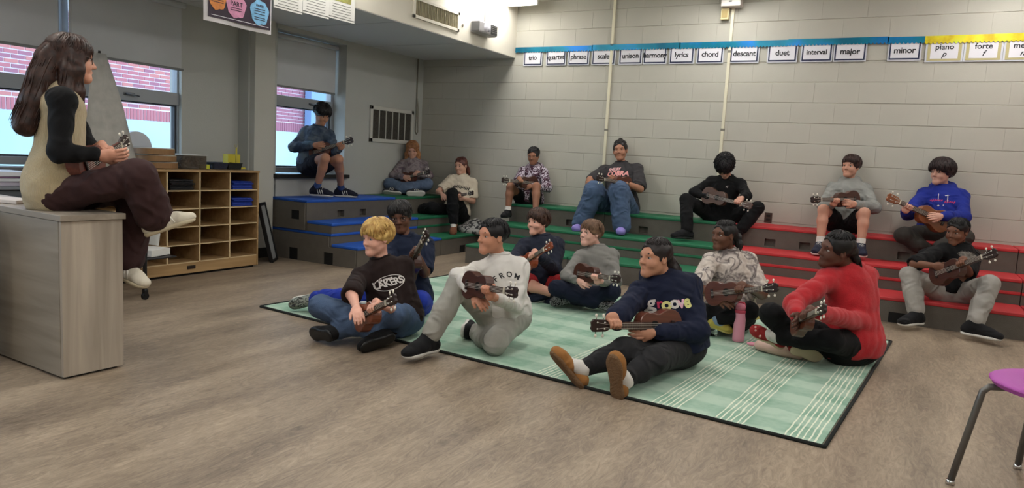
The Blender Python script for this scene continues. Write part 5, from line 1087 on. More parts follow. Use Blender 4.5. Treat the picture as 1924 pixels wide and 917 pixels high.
# joints of every player in metres (world space)
POSE = {
 "blond": {"pe": [-2.667, 3.467, 0.12], "nk": [-2.772, 3.434, 0.466], "hd": [-2.78, 3.391, 0.609], "shR": [-2.848, 3.318, 0.426], "shL": [-2.673, 3.504, 0.414], "elR": [-2.732, 3.131, 0.308], "wrR": [-2.634, 2.995, 0.266], "haR": [-2.567, 2.994, 0.249], "elL": [-2.603, 3.482, 0.151], "wrL": [-2.675, 3.314, 0.219], "haL": [-2.701, 3.28, 0.243], "knR": [-2.961, 3.121, 0.2], "anL": [-2.823, 3.093, 0.08], "toL": [-3.036, 3.151, 0.05], "knL": [-2.537, 3.286, 0.187], "anR": [-2.584, 3.205, 0.08], "toR": [-2.621, 3.083, 0.06], "bt": [-2.661, 3.07, 0.17], "tp": [-2.242, 2.904, 0.386], "face": [-0.183, -0.973, -0.139]},
 "glasses": {"pe": [-2.948, 3.962, 0.12], "nk": [-3.011, 3.987, 0.562], "hd": [-3.032, 3.947, 0.689], "shR": [-3.09, 3.914, 0.507], "shL": [-2.914, 4.056, 0.515], "elR": [-2.973, 3.753, 0.357], "wrR": [-2.827, 3.718, 0.368], "haR": [-2.773, 3.73, 0.401], "elL": [-2.796, 3.931, 0.334], "wrL": [-2.769, 3.853, 0.489], "haL": [-2.778, 3.832, 0.54], "knR": [-3.22, 3.581, 0.14], "knL": [-2.699, 3.737, 0.178], "anR": [-3.459, 3.593, 0.1], "toR": [-3.528, 3.505, 0.07], "anL": [-2.932, 3.605, 0.136], "toL": [-3.17, 3.74, 0.05], "bt": [-2.84, 3.739, 0.314], "tp": [-2.541, 3.583, 0.656], "face": [0.485, -0.857, -0.174]},
 "kneel": {"pe": [-2.046, 3.707, 0.2], "nk": [-2.102, 3.723, 0.536], "hd": [-2.132, 3.666, 0.663], "shR": [-2.196, 3.598, 0.505], "shL": [-2.019, 3.781, 0.462], "elR": [-2.178, 3.384, 0.452], "wrR": [-2.021, 3.277, 0.388], "haR": [-1.97, 3.279, 0.371], "elL": [-1.935, 3.635, 0.277], "wrL": [-1.937, 3.449, 0.351], "haL": [-1.96, 3.431, 0.393], "knR": [-2.168, 3.383, 0.41], "knL": [-1.964, 3.478, 0.08], "anR": [-2.246, 3.22, 0.11], "toR": [-2.265, 3.078, 0.04], "anL": [-2.244, 3.717, 0.06], "toL": [-2.351, 3.958, 0.04], "bt": [-2.104, 3.306, 0.429], "tp": [-1.647, 3.109, 0.469], "face": [-0.42, -0.908, 0.0]},
 "navy": {"pe": [-2.581, 5.307, 0.12], "nk": [-2.609, 5.321, 0.501], "hd": [-2.639, 5.275, 0.621], "shR": [-2.723, 5.183, 0.446], "shL": [-2.514, 5.387, 0.439], "elR": [-2.684, 4.962, 0.334], "wrR": [-2.596, 4.828, 0.341], "haR": [-2.565, 4.841, 0.314], "elL": [-2.432, 5.222, 0.256], "wrL": [-2.478, 5.075, 0.378], "haL": [-2.511, 5.041, 0.42], "knR": [-2.595, 4.951, 0.167], "knL": [-2.291, 5.097, 0.155], "anR": [-2.309, 5.068, 0.08], "toR": [-2.412, 5.054, 0.05], "anL": [-2.388, 5.054, 0.101], "toL": [-2.48, 4.968, 0.083], "bt": [-2.621, 4.897, 0.276], "tp": [-2.229, 4.713, 0.526], "face": [-0.266, -0.964, 0.0]},
 "greysw": {"pe": [-2.078, 5.291, 0.12], "nk": [-2.112, 5.297, 0.468], "hd": [-2.152, 5.244, 0.578], "shR": [-2.223, 5.171, 0.411], "shL": [-1.993, 5.376, 0.406], "elR": [-2.221, 4.969, 0.264], "wrR": [-2.079, 4.828, 0.267], "haR": [-2.022, 4.836, 0.262], "elL": [-1.907, 5.234, 0.219], "wrL": [-1.96, 5.042, 0.236], "haL": [-2.001, 4.995, 0.232], "knR": [-2.239, 4.867, 0.18], "knL": [-1.852, 5.018, 0.185], "anR": [-1.965, 4.996, 0.09], "toR": [-1.862, 5.025, 0.06], "anL": [-2.163, 4.997, 0.09], "toL": [-2.278, 4.89, 0.06], "bt": [-2.119, 4.881, 0.312], "tp": [-1.67, 4.664, 0.345], "face": [-0.432, -0.899, 0.07]},
 "groove": {"pe": [-1.078, 3.954, 0.13], "nk": [-1.14, 3.927, 0.519], "hd": [-1.189, 3.858, 0.626], "shR": [-1.266, 3.76, 0.471], "shL": [-1.028, 4.026, 0.46], "elR": [-1.262, 3.528, 0.334], "wrR": [-1.187, 3.361, 0.325], "haR": [-1.183, 3.315, 0.307], "elL": [-0.917, 3.874, 0.253], "wrL": [-1.082, 3.647, 0.253], "haL": [-1.126, 3.601, 0.257], "knR": [-1.199, 3.487, 0.17], "knL": [-1.047, 3.52, 0.14], "anR": [-1.349, 3.304, 0.09], "toR": [-1.46, 3.24, 0.231], "anL": [-1.114, 3.288, 0.08], "toL": [-1.121, 3.254, 0.191], "bt": [-0.986, 3.795, 0.282], "tp": [-1.325, 3.325, 0.315], "face": [-0.513, -0.858, 0.0]},
 "tiedye": {"pe": [-1.008, 5.166, 0.12], "nk": [-1.06, 5.2, 0.575], "hd": [-1.101, 5.145, 0.674], "shR": [-1.189, 5.053, 0.513], "shL": [-0.921, 5.287, 0.491], "elR": [-1.175, 4.869, 0.329], "wrR": [-1.034, 4.731, 0.292], "haR": [-0.974, 4.741, 0.292], "elL": [-0.805, 5.166, 0.291], "wrL": [-0.798, 4.964, 0.288], "haL": [-0.841, 4.943, 0.31], "knR": [-1.106, 4.823, 0.169], "knL": [-0.829, 4.87, 0.218], "anR": [-0.887, 5.015, 0.164], "toR": [-0.851, 5.091, 0.164], "anL": [-1.026, 4.816, 0.135], "toL": [-0.928, 4.865, 0.102], "bt": [-1.109, 4.761, 0.305], "tp": [-0.627, 4.59, 0.441], "face": [-0.499, -0.867, 0.0]},
 "redhood": {"pe": [-0.197, 4.765, 0.13], "nk": [-0.258, 4.794, 0.596], "hd": [-0.338, 4.672, 0.696], "shR": [-0.403, 4.596, 0.557], "shL": [-0.176, 4.851, 0.518], "elR": [-0.502, 4.381, 0.385], "wrR": [-0.466, 4.185, 0.366], "haR": [-0.446, 4.158, 0.341], "elL": [-0.139, 4.728, 0.269], "wrL": [-0.373, 4.491, 0.298], "haL": [-0.425, 4.443, 0.324], "knR": [-0.637, 4.49, 0.289], "knL": [-0.289, 4.444, 0.194], "anR": [-0.488, 4.578, 0.1], "toR": [-0.379, 4.671, 0.06], "anL": [-0.586, 4.499, 0.155], "toL": [-0.678, 4.477, 0.193], "bt": [-0.496, 4.238, 0.285], "tp": [-0.298, 3.881, 0.475], "face": [-0.808, -0.59, 0.0]},
 "right": {"pe": [0.395, 6.68, 0.271], "nk": [0.423, 6.746, 0.647], "hd": [0.382, 6.681, 0.751], "shR": [0.27, 6.609, 0.586], "shL": [0.546, 6.829, 0.598], "elR": [0.112, 6.399, 0.49], "wrR": [0.214, 6.229, 0.515], "haR": [0.277, 6.239, 0.51], "elL": [0.492, 6.626, 0.445], "wrL": [0.501, 6.455, 0.547], "haL": [0.513, 6.456, 0.598], "knR": [0.088, 6.392, 0.399], "anR": [0.165, 6.268, 0.12], "toR": [0.072, 6.129, 0.05], "knL": [0.612, 6.322, 0.406], "anL": [0.53, 6.132, 0.12], "toL": [0.633, 6.092, 0.05], "bt": [0.215, 6.285, 0.415], "tp": [0.59, 5.946, 0.679], "face": [-0.511, -0.842, -0.174]},
 "blue": {"pe": [0.299, 7.58, 0.686], "nk": [0.286, 7.66, 1.092], "hd": [0.253, 7.614, 1.225], "shR": [0.15, 7.62, 1.014], "shL": [0.426, 7.62, 1.01], "elR": [0.031, 7.359, 0.837], "wrR": [0.025, 7.167, 0.891], "haR": [-0.004, 7.157, 0.936], "elL": [0.459, 7.437, 0.843], "wrL": [0.326, 7.227, 0.84], "haL": [0.252, 7.164, 0.846], "knR": [0.013, 7.247, 0.65], "knL": [0.471, 7.197, 0.681], "anR": [0.249, 7.333, 0.506], "toR": [0.368, 7.394, 0.476], "anL": [0.296, 7.145, 0.575], "toL": [0.179, 7.019, 0.536], "bt": [0.361, 7.305, 0.77], "tp": [-0.143, 6.997, 0.989], "face": [-0.598, -0.797, -0.087]},
 "greyhood": {"pe": [-0.489, 7.6, 0.706], "nk": [-0.495, 7.66, 1.095], "hd": [-0.498, 7.632, 1.238], "shR": [-0.617, 7.62, 1.025], "shL": [-0.338, 7.62, 1.029], "elR": [-0.684, 7.451, 0.854], "wrR": [-0.659, 7.27, 0.906], "haR": [-0.643, 7.281, 0.922], "elL": [-0.246, 7.456, 0.864], "wrL": [-0.372, 7.304, 0.898], "haL": [-0.431, 7.249, 0.9], "knR": [-0.659, 7.212, 0.824], "knL": [-0.315, 7.213, 0.823], "anR": [-0.65, 7.17, 0.499], "toR": [-0.668, 7.0, 0.447], "anL": [-0.313, 7.17, 0.521], "toL": [-0.283, 7.0, 0.447], "bt": [-0.366, 7.38, 0.936], "tp": [-0.75, 7.001, 0.915], "face": [-0.363, -0.932, 0.0]},
 "black": {"pe": [-1.663, 7.58, 0.666], "nk": [-1.644, 7.6, 1.071], "hd": [-1.645, 7.464, 1.167], "shR": [-1.798, 7.62, 1.028], "shL": [-1.51, 7.62, 1.035], "elR": [-1.929, 7.415, 0.888], "wrR": [-1.766, 7.317, 0.863], "haR": [-1.678, 7.339, 0.842], "elL": [-1.393, 7.436, 0.894], "wrL": [-1.402, 7.241, 0.844], "haL": [-1.443, 7.219, 0.842], "knR": [-1.964, 7.281, 0.816], "knL": [-1.273, 7.393, 0.787], "anR": [-1.889, 7.14, 0.509], "toR": [-1.98, 7.04, 0.447], "anL": [-1.397, 7.294, 0.558], "toL": [-1.417, 7.198, 0.436], "bt": [-1.831, 7.354, 0.885], "tp": [-1.296, 7.208, 0.802], "face": [0.114, -0.518, -0.848]},
 "cobra": {"pe": [-2.775, 7.56, 0.647], "nk": [-2.826, 7.66, 1.16], "hd": [-2.842, 7.623, 1.288], "shR": [-3.027, 7.62, 1.071], "shL": [-2.643, 7.62, 1.069], "elR": [-3.067, 7.385, 0.924], "wrR": [-3.017, 7.193, 0.997], "haR": [-2.978, 7.138, 0.947], "elL": [-2.521, 7.448, 0.885], "wrL": [-2.621, 7.229, 0.942], "haL": [-2.691, 7.172, 0.971], "knR": [-2.915, 7.14, 0.832], "knL": [-2.646, 7.156, 0.851], "anR": [-3.036, 7.12, 0.485], "toR": [-3.033, 6.98, 0.43], "anL": [-2.576, 7.12, 0.499], "toL": [-2.532, 6.98, 0.451], "bt": [-2.572, 7.345, 0.922], "tp": [-2.779, 6.85, 0.987], "face": [0.215, -0.977, 0.0]},
 "camo": {"pe": [-3.925, 7.6, 0.64], "nk": [-3.926, 7.66, 1.053], "hd": [-3.922, 7.622, 1.178], "shR": [-4.052, 7.62, 0.988], "shL": [-3.761, 7.62, 0.998], "elR": [-4.015, 7.418, 0.863], "wrR": [-3.917, 7.265, 0.864], "haR": [-3.9, 7.273, 0.852], "elL": [-3.643, 7.491, 0.819], "wrL": [-3.711, 7.296, 0.834], "haL": [-3.771, 7.24, 0.837], "knR": [-3.99, 7.224, 0.816], "knL": [-3.696, 7.307, 0.835], "anR": [-3.993, 7.2, 0.528], "toR": [-3.973, 7.06, 0.468], "anL": [-3.635, 7.2, 0.528], "toL": [-3.587, 7.06, 0.479], "bt": [-3.704, 7.372, 0.865], "tp": [-3.924, 6.902, 0.893], "face": [0.206, -0.948, -0.242]},
 "whitetee": {"pe": [-4.888, 7.5, 0.435], "nk": [-4.915, 7.662, 0.892], "hd": [-4.94, 7.629, 1.004], "shR": [-5.037, 7.55, 0.81], "shL": [-4.794, 7.716, 0.806], "elR": [-5.073, 7.354, 0.676], "wrR": [-4.944, 7.214, 0.649], "haR": [-4.908, 7.232, 0.638], "elL": [-4.743, 7.631, 0.576], "wrL": [-4.754, 7.447, 0.619], "haL": [-4.816, 7.419, 0.655], "knR": [-4.976, 7.094, 0.494], "knL": [-4.754, 7.183, 0.676], "anR": [-5.252, 7.193, 0.429], "toR": [-5.29, 7.122, 0.481], "anL": [-4.69, 7.138, 0.338], "toL": [-4.624, 7.024, 0.249], "bt": [-4.911, 7.284, 0.611], "tp": [-4.455, 7.171, 0.71], "face": [-0.036, -0.99, -0.139]},
 "redhair": {"pe": [-5.5, 7.366, 0.7], "nk": [-5.55, 7.443, 1.049], "hd": [-5.538, 7.409, 1.17], "shR": [-5.669, 7.37, 0.987], "shL": [-5.413, 7.511, 0.997], "elR": [-5.651, 7.183, 0.838], "wrR": [-5.475, 7.118, 0.835], "haR": [-5.423, 7.146, 0.832], "elL": [-5.254, 7.39, 0.863], "wrL": [-5.225, 7.247, 0.877], "haL": [-5.267, 7.227, 0.894], "knR": [-5.621, 7.077, 0.74], "knL": [-5.21, 7.302, 0.76], "anR": [-5.326, 7.135, 0.668], "toR": [-5.246, 7.213, 0.673], "anL": [-5.507, 7.073, 0.682], "toL": [-5.6, 7.023, 0.683], "bt": [-5.533, 7.173, 0.799], "tp": [-5.052, 7.124, 0.925], "face": [0.488, -0.788, -0.375]},
 "window": {"pe": [-5.62, 5.758, 0.945], "nk": [-5.586, 5.797, 1.351], "hd": [-5.529, 5.789, 1.486], "shR": [-5.725, 5.736, 1.292], "shL": [-5.434, 5.815, 1.294], "elR": [-5.742, 5.589, 1.12], "wrR": [-5.525, 5.593, 1.157], "haR": [-5.433, 5.621, 1.162], "elL": [-5.298, 5.739, 1.112], "wrL": [-5.173, 5.641, 1.157], "haL": [-5.178, 5.645, 1.2], "knR": [-5.252, 5.552, 1.031], "knL": [-5.203, 5.695, 1.026], "anR": [-5.42, 5.615, 0.708], "toR": [-5.33, 5.648, 0.646], "anL": [-5.42, 5.987, 0.693], "toL": [-5.33, 6.026, 0.629], "bt": [-5.559, 5.63, 1.057], "tp": [-5.035, 5.716, 1.236], "face": [0.822, -0.21, -0.53]},
 "teacher": {"pe": [-3.62, 1.981, 0.848], "nk": [-3.638, 2.04, 1.358], "hd": [-3.648, 2.099, 1.493], "shR": [-3.437, 1.941, 1.255], "shL": [-3.77, 2.155, 1.296], "elR": [-3.419, 1.898, 1.039], "wrR": [-3.329, 2.037, 1.023], "haR": [-3.34, 2.09, 1.039], "elL": [-3.657, 2.183, 1.046], "wrL": [-3.456, 2.154, 1.046], "haL": [-3.409, 2.161, 1.074], "knR": [-3.242, 2.165, 0.944], "knL": [-3.42, 2.289, 0.88], "anR": [-3.261, 2.264, 0.737], "toR": [-3.161, 2.373, 0.795], "anL": [-3.459, 2.237, 0.483], "toL": [-3.328, 2.248, 0.457], "bt": [-3.421, 1.99, 0.957], "tp": [-3.705, 2.42, 1.118], "face": [0.34, 0.938, -0.07]},
}
# ================================================================ THE PLAYERS
blk = cloth('black', (13,13,15)); denim = cloth('denim', (74,92,120), .22, .4, 260, vs=9); white_c = cloth('white', (206,202,196), .03)
whsock = cloth('sock_white', (208,204,198), .02); blsock = cloth('sock_black', (24,24,26))
sn_black = ('sneaker', cloth('shoe_black', (24,24,26)), white_sole); sn_allblack = ('sneaker', cloth('shoe_black', (24,24,26)), mat('sole_black', srgb(16,16,16), .5))
wl = mat('lace_white', srgb(208,206,200), .7)
pw = mat('print_white', srgb(214,208,204), .8); pp = mat('print_pink', srgb(222,170,190), .8); py = mat('print_yellow', srgb(214,212,140), .8); pbk = mat('print_black', srgb(40,38,38), .8); prd = mat('print_coral', srgb(232,130,120), .8); pcr = mat('print_crimson', srgb(190,50,90), .8)
def zigzag(x0, x1, z, a, t, n, seed):
    r = random.Random(seed); out = []
    for i in range(n):
        x = x0+(x1-x0)*i/n; h = a*r.uniform(.5,1); w_ = (x1-x0)/n
        out.append([(x,z-h),(x+t,z-h),(x+w_*.7+t,z+h),(x+w_*.7,z+h)]); out.append([(x+w_*.1,z-h*.2),(x+w_,z-h*.4),(x+w_,z-h*.4+t*.7),(x+w_*.1,z-h*.2+t*.7)])
    return out
SCRIPT = zigzag(-.10,.0,.006,.014,.005,6,1)+zigzag(.012,.10,-.006,.014,.005,5,2)
TEEART = zigzag(-.10,.10,.0,.024,.010,11,5)
wd1, wd2, wd3 = (84,42,28), (112,58,34), (66,34,24)
person('teacher', dict(s=1.10, hs=1.04, w=.86, skin=(206,150,126), label='woman in cream knit vest and long dark hair sitting on the desk pedestal', ulabel='ukulele held under the black sleeve of the woman on the desk', z0=.76, shw=.16,
    hair=('long', hair_mat('teacher', (38,24,20), (66,42,34))), locks=[([(0,-.05,.06),(0,-.105,-.02),(.01,-.135,-.12),(.02,-.16,-.24),(.02,-.19,-.36)], (.060,.060), 420, .95), ([(.05,-.03,.02),(.072,-.03,-.07),(.075,-.04,-.18),(.06,-.07,-.30)], (.034,.036), 180, .8), ([(-.05,-.02,.02),(-.068,-.01,-.07),(-.066,.0,-.18),(-.06,.01,-.26)], (.03,.024), 60, .7), ([(.058,.02,.03),(.07,.018,-.06),(.066,.025,-.17),(.055,.035,-.24)], (.020,.014), 50, .7)],
    shirt=('vest', mat('knit_cream', srgb(196,178,142), .95, bump=1.0, bscale=1.0, stretch=(330,330,14), var=.08, vscale=1.2, sheen=.2)), under=blk, hem=-.19, pants=('wide', cloth('maroon_brown', (58,38,38), .06), .86), cuff=.90, hemfat=.004,
    shoe=('sneaker', cloth('shoe_cream', (206,198,180)), mat('sole_cream', srgb(196,184,156), .6)), laces=mat('lace_cream', srgb(226,220,204), .7), stripe=mat('stripe_cream', srgb(226,222,210), .6), glasses=metal_dark, fret='L', wood=(110,56,44), fs=.95, sock=None, upR=(0,.1,1)))
person('window', dict(s=1.0, skin=(176,128,104), label='boy in blue grey sweatshirt and dark shorts sitting on the small window sill', ulabel='ukulele played by the boy on the window sill', z0=.842,
    hair=('mop', hair_mat('black2', (20,18,20))), shirt=('sweat', mottled('bluegrey', [(52,64,84),(78,90,106),(98,108,118)], 9, .8, const=False)), pants=('shorts', cloth('navy_shorts', (24,26,38)), 1.05), short_t=.6, prints=[(.55,0,'#blob',(.09,.03),mat('print_dim', srgb(74,96,116), .8))],
    shoe=('sneaker', cloth('shoe_navyblack', (30,32,46)), white_sole), laces=wl, stripe=wl, sock=cloth('sock_blue', (60,80,130)), fret='L', wood=wd1, collar=cloth('blue_rib', (58,68,84)), fs=1.1, flat=True))
person('redhair', dict(s=.98, skin=(208,160,140), label='girl with long ginger hair sitting cross-legged in the corner on the top step', ulabel='ukulele in the lap of the ginger haired girl', z0=.61,
    hair=('long', hair_mat('ginger', (142,94,62), (192,138,94))), locks=[([(.045,.0,.04),(.072,.0,-.06),(.078,.03,-.16),(.075,.05,-.27)], (.034,.034), 110, .9), ([(-.045,.0,.04),(-.072,.0,-.06),(-.078,.03,-.16),(-.075,.05,-.27)], (.034,.034), 110, .9), ([(0,-.06,.03),(0,-.09,-.08),(0,-.09,-.2)], (.06,.06), 60, .9)],
    shirt=('sweat', mottled('dusty', [(120,110,116),(150,140,142),(110,96,104)], 12, 1, const=False)), pants=('jeans', cloth('denim_pale', (92,108,132), .15), 1.12), shoe=('sneaker', cloth('shoe_grey', (52,54,62)), white_sole), stripe=wl, laces=wl, fret='L', wood=wd1))
person('whitetee', dict(s=1.0, skin=(206,158,136), label='girl in cream printed T-shirt and black trousers leaning back on the low steps', ulabel='ukulele lying across the girl in the cream T-shirt', z0=.406,
    hair=('tied', hair_mat('auburn', (70,38,32))), bun=[((.0,-.11,-.02),.035)], locks=[([(0,-.10,0),(-.02,-.12,-.06),(-.03,-.12,-.12)], (.026,.020), 60, .8)],
    shirt=('tee', cloth('cream_tee', (204,192,172))), pants=('jogger', blk, 1.1), shoe=('slipper', cloth('brown_boot', (112,72,52)), mat('sole_tan', srgb(150,116,84), .7)), sock=whsock, fret='L', wood=wd3, prints=[(.60,0,'#poly',TEEART,pbk)]))
person('camo', dict(s=.95, skin=(150,104,82), label='boy in maroon camouflage hoodie and shorts at the left end of the green bank', ulabel='ukulele held by the boy in the camouflage hoodie', z0=.61,
    hair=('short', hair_mat('black', (16,14,16))), shirt=('hoodie', mottled('camo', [(60,34,48),(188,178,190),(52,28,40),(96,70,84)], 17, 1.5)), pants=('shorts', cloth('dark_shorts', (20,18,20)), 1.0), short_t=.55, shoe=sn_allblack, sock=whsock, fret='R', wood=wd3, flat=True))
person('cobra', dict(s=1.08, w=1.25, lw=1.25, skin=(164,116,92), label='person in charcoal slogan T-shirt, wide blue jeans and lavender clogs', ulabel='ukulele held by the person in the charcoal slogan T-shirt', z0=.61, shw=.17,
    bun=[((.0,-.05,.105),.034),((.03,-.07,.09),.026)], hair=('tied', hair_mat('blackcurl', (20,16,16))), shirt=('tee', cloth('charcoal', (56,54,56))), sleeve=.85, pants=('wide', denim, .98), cuff=1.0, shoe=('slipper', mat('clog_lavender', srgb(138,124,196), .5), mat('clog_sole', srgb(124,110,180), .5)), fret='N', flat=True, wood=wd1, hdR=(.0,.3,-1), cheek=1.2,
    prints=[(.80,-.035,'SHELBY',.042,mat('print_blush', srgb(226,176,176), .8),{'bold':.002,'shear':.2}), (.70,.0,'COBRA',.072,mat('print_salmon', srgb(232,160,156), .8),{'bold':.0035,'shear':.2}), (.58,.06,'#poly',[[(-.03,0),(-.018,.004),(-.02,.016)],[(0,0),(.014,-.002),(.008,.012)],[(-.01,-.022),(.006,-.02),(0,-.008)],[(.018,-.025),(.03,-.02),(.026,-.004)]],mat('print_gold', srgb(200,170,110), .8))]))
person('black', dict(s=1.05, skin=(196,148,128), label='boy all in black with curly black hair bending over his ukulele on the green bank', ulabel='ukulele the boy all in black is looking down at', z0=.61,
    hair=('curly', hair_mat('black', (16,14,16))), shirt=('long', blk), pants=('jogger', blk, .95), shoe=sn_allblack, sock=whsock, sock_h=.25, fret='L', wood=(84,60,48), ulight=True, flatR=True, prints=[(.74,.035,'#poly',[[(-.010,-.008),(-.004,-.008),(-.001,.008),(-.006,.006)],[(.004,-.01),(.009,-.01),(.010,.012),(.005,.012)]],pw)]))
person('greyhood', dict(s=1.0, skin=(192,142,120), label='boy in light grey hoodie and black shorts on the red bank', ulabel='ukulele held by the boy in the light grey hoodie', z0=.61,
    hair=('fringe', hair_mat('darkbrown', (40,24,20))), shirt=('hoodie', cloth('heather_grey', (134,134,130), .08)), pants=('shorts', cloth('black_shorts', (16,16,18)), 1.1), short_t=.62, shoe=('sneaker', cloth('shoe_navy', (34,36,52)), white_sole), laces=wl, sock=whsock, sock_h=.2, fret='R', wood=wd3, flat=True, fs=1.1, cords=cloth('cord_grey', (150,150,146))))
person('blue', dict(s=1.05, skin=(196,150,132), label='boy in royal blue hoodie with fluffy dark hair at the right on the red bank', ulabel='light-headed ukulele held by the boy in the royal blue hoodie', z0=.61,
    hair=('fluffy', hair_mat('brownblack', (30,20,20))), shirt=('hoodie', cloth('royal', (28,42,128), .08)), pants=('jogger', cloth('dark_grey_pants', (56,52,48)), 1.05), shoe=sn_allblack, fret='R', wood=(128,74,44), ulight=True, prints=[(.64,.0,'#poly',SCRIPT,pcr), (.77,.03,'#poly',[[(-.02,.0),(-.012,-.008),(.024,.004),(-.010,-.001)]],pw), (.53,-.03,'#poly',[[(-.01,0),(0,-.009),(.01,0),(0,.009)],[(.03,.005),(.04,.0),(.045,.012)]],pw)], cords=cloth('cord_white', (206,204,200))))
person('right', dict(s=1.0, skin=(112,74,56), label='boy in black printed top and light grey joggers on the lowest red step', ulabel='ukulele held up by the boy in light grey joggers', z0=.203,
    hair=('short', hair_mat('black3', (14,12,12))), shirt=('tee', blk), sleeve=.95, pants=('jogger', cloth('light_jogger', (150,146,140), .07), 1.08), cuff=.90, shoe=sn_black, fret='L', wood=wd3, flat=True, fs=1.12, cheek=1.2, prints=[(.78,.0,'#blob',(.095,.035),mat('print_greyart', srgb(104,100,94), .8, var=.5, vscale=40))]))
person('tiedye', dict(s=1.0, w=1.1, skin=(98,64,48), label='girl in grey and white tie-dye T-shirt sitting cross-legged behind the bottles', ulabel='ukulele held by the girl in the tie-dye T-shirt', z0=.012,
    hair=('tied', hair_mat('black3', (14,12,12))), bun=[((-.03,-.115,-.01),.036)], locks=[([(-.03,-.11,0),(-.05,-.12,-.06),(-.06,-.11,-.12)], (.024,.018), 60, .8)],
    shirt=('tee', mottled('tiedye', [(176,164,154),(196,186,176),(96,88,88),(188,178,170)], 10, .7, const=False)), sleeve=.9, pants=('leggings', blk, 1.15), shoe=('sneaker', cloth('shoe_yellow', (196,180,90), .15), mat('sole_yellow', srgb(200,186,110), .6)), sock=cloth('sock_skyblue', (130,150,176)), fret='L', wood=wd1, fs=.8))
person('redhood', dict(s=1.05, hs=1.06, w=1.08, skin=(92,60,48), label='girl in bright red hoodie and black leggings sitting cross-legged on the rug corner', ulabel='small ukulele held by the girl in the red hoodie, pointing at the viewer', z0=.012,
    hair=('tied', hair_mat('black3', (14,12,12))), bun=[((-.0,-.115,.0),.034)], locks=[([(0,-.11,0),(-.01,-.145,-.05),(-.03,-.17,-.13),(-.05,-.18,-.22)], (.022,.014), 90, .8)],
    shirt=('hoodie', mat('cloth_redfleece', srgb(172,26,34), .95, bump=.5, bscale=260, var=.10, vscale=40, sheen=.15)), hem=-.16, pants=('leggings', blk, 1.2), shoe=('slipper', cloth('slipper_red', (150,44,44), .1), mat('slipper_sole', srgb(196,180,150), .8)), dots=cloth('slipper_spot', (210,170,160)), fs=.9, upR=(-.1,.95,.15), sock=whsock, fret='L', wood=wd1))
person('navy', dict(s=1.0, w=1.1, skin=(212,158,138), label='boy in dark navy sweater and red shorts sitting at the back of the rug', ulabel='ukulele held by the boy in navy sweater and red shorts', z0=.012,
    hair=('mop', hair_mat('brown', (48,32,26), (78,54,42))), shirt=('sweat', cloth('navy_sweater', (34,38,52), .08)), pants=('shorts', cloth('red_shorts', (160,34,38), .1), 1.15), short_t=.98, shoe=('sneaker', cloth('shoe_darknavy', (28,32,48)), white_sole), sock=blsock, fret='L', wood=(140,66,38), ulight=True, cheek=1.3))
person('greysw', dict(s=.98, skin=(214,166,150), label='boy in grey long sleeve shirt with glasses in front of the green risers', ulabel='ukulele held by the boy with glasses in the grey shirt', z0=.012,
    hair=('fringe', hair_mat('lightbrown', (92,68,52), (128,98,76))), shirt=('long', cloth('midgrey', (126,124,120), .06)), pants=('jogger', cloth('navy_pants', (22,28,46)), 1.0), shoe=('sneaker', mottled('shoe_speck', [(18,18,22),(150,150,150),(20,20,24)], 60), white_sole), sock=whsock, fret='L', wood=wd3, glasses=metal_lt))
person('glasses', dict(s=1.0, skin=(96,62,46), label='boy with black glasses in navy T-shirt sitting behind the blond boy', ulabel='upright ukulele held by the boy with black glasses', z0=.012,
    hair=('fringe', hair_mat('black4', (22,20,20))), shirt=('tee', cloth('navy_tee', (24,32,52), .06)), sleeve=.85, pants=('jogger', cloth('royal_pants', (34,54,150), .08), 1.05), shoe=('sneaker', mottled('shoe_camo', [(60,62,60),(140,146,136),(78,84,80),(180,184,176)], 26), white_sole), fret='L', wood=wd3, glasses=metal_dark, utilt=.1))
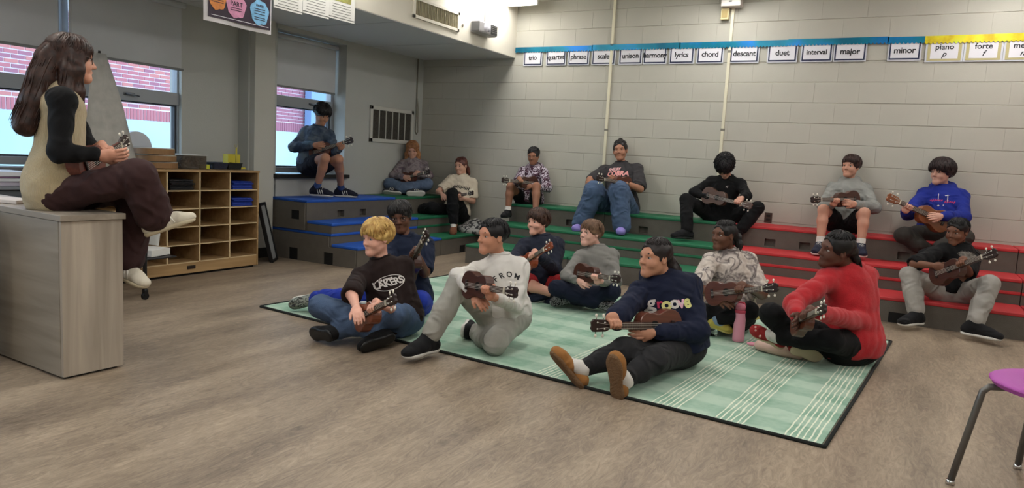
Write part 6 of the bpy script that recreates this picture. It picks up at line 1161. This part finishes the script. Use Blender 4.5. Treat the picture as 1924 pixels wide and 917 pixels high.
person('kneel', dict(s=1.0, skin=(190,134,108), label='boy in white long sleeve shirt and grey sweatpants with one knee raised', ulabel='dark ukulele held by the boy in the white long sleeve shirt', z0=.012,
    hair=('short', hair_mat('black', (16,14,16))), shirt=('long', white_c), collar=white_c, pants=('jogger', cloth('heather_pants', (158,156,148), .08), 1.02), cuff=.88, shoe=sn_black, sock=cloth('sock_grey', (128,126,124)), sock_h=.2, fret='L', wood=wd3, flatR=True, fs=1.12, prints=[(.70,.0,'FROM',.045,pbk,{'bold':.001,'arc':.12,'space':1.7})]))
person('groove', dict(s=1.08, hs=1.03, w=1.15, lw=1.1, skin=(186,134,108), label='girl in navy hoodie reading groove with legs stretched out on the rug', ulabel='ukulele held level by the girl in the navy groove hoodie', z0=.012,
    hair=('tied', hair_mat('black5', (24,18,18))), bun=[((-.0,-.12,-.03),.040)], locks=[([(0,-.12,-.03),(-.02,-.145,-.07),(-.04,-.16,-.13)], (.036,.028), 120, .9)],
    shirt=('hoodie', cloth('navy_hoodie', (20,26,48), .06)), pants=('leggings', cloth('leggings_black', (34,34,36)), 1.12), shoe=('slipper', cloth('slipper_tan', (150,104,58), .12), mat('slipper_outsole', srgb(112,84,56), .85, bump=1, bscale=90)), sock=whsock, sock_h=.22, fret='R', wood=(96,54,40), ulight=False, cheek=1.15,
    prints=[(0.715,-0.145,'g',0.103,pw,{'bold':0.0030}), (0.693,-0.108,'r',0.076,pcr,{'bold':0.0015}), (0.677,-0.078,'o',0.091,py,{'bold':0.0038}), (0.685,-0.040,'o',0.091,pw,{'bold':0.0038}), (0.677,-0.007,'v',0.091,pp,{'bold':0.0030}), (0.670,0.030,'e',0.099,py,{'bold':0.0038}), (.67,-.01,'oooooo',.012,pw)]))
person('blond', dict(s=1.0, skin=(222,168,148), label='blond boy in dark brown T-shirt and jeans sitting cross-legged at the rug edge', ulabel='ukulele held by the blond boy, headstock toward the right', z0=.0,
    hair=('bowl', hair_mat('blond', (170,128,68), (222,188,116))), browm=mat('brow_blond', srgb(150,112,74), .6), shirt=('tee', cloth('dark_brown_tee', (34,22,20), .06)), sleeve=1.0, hem=-.22, pants=('jeans', denim, 1.05), shoe=sn_allblack, fret='L', wood=wd2, ulight=False, blue_eyes=True, collar=cloth('dark_brown_rib', (34,24,22)),
    prints=[(.62,.0,'LAKERS',.058,pw,{'bold':.0015,'shear':-.25,'space':.9}), (.62,.0,'#ring',(.095,.045),pw), (.69,-.02,'LOS ANGELES',.014,pw)]))
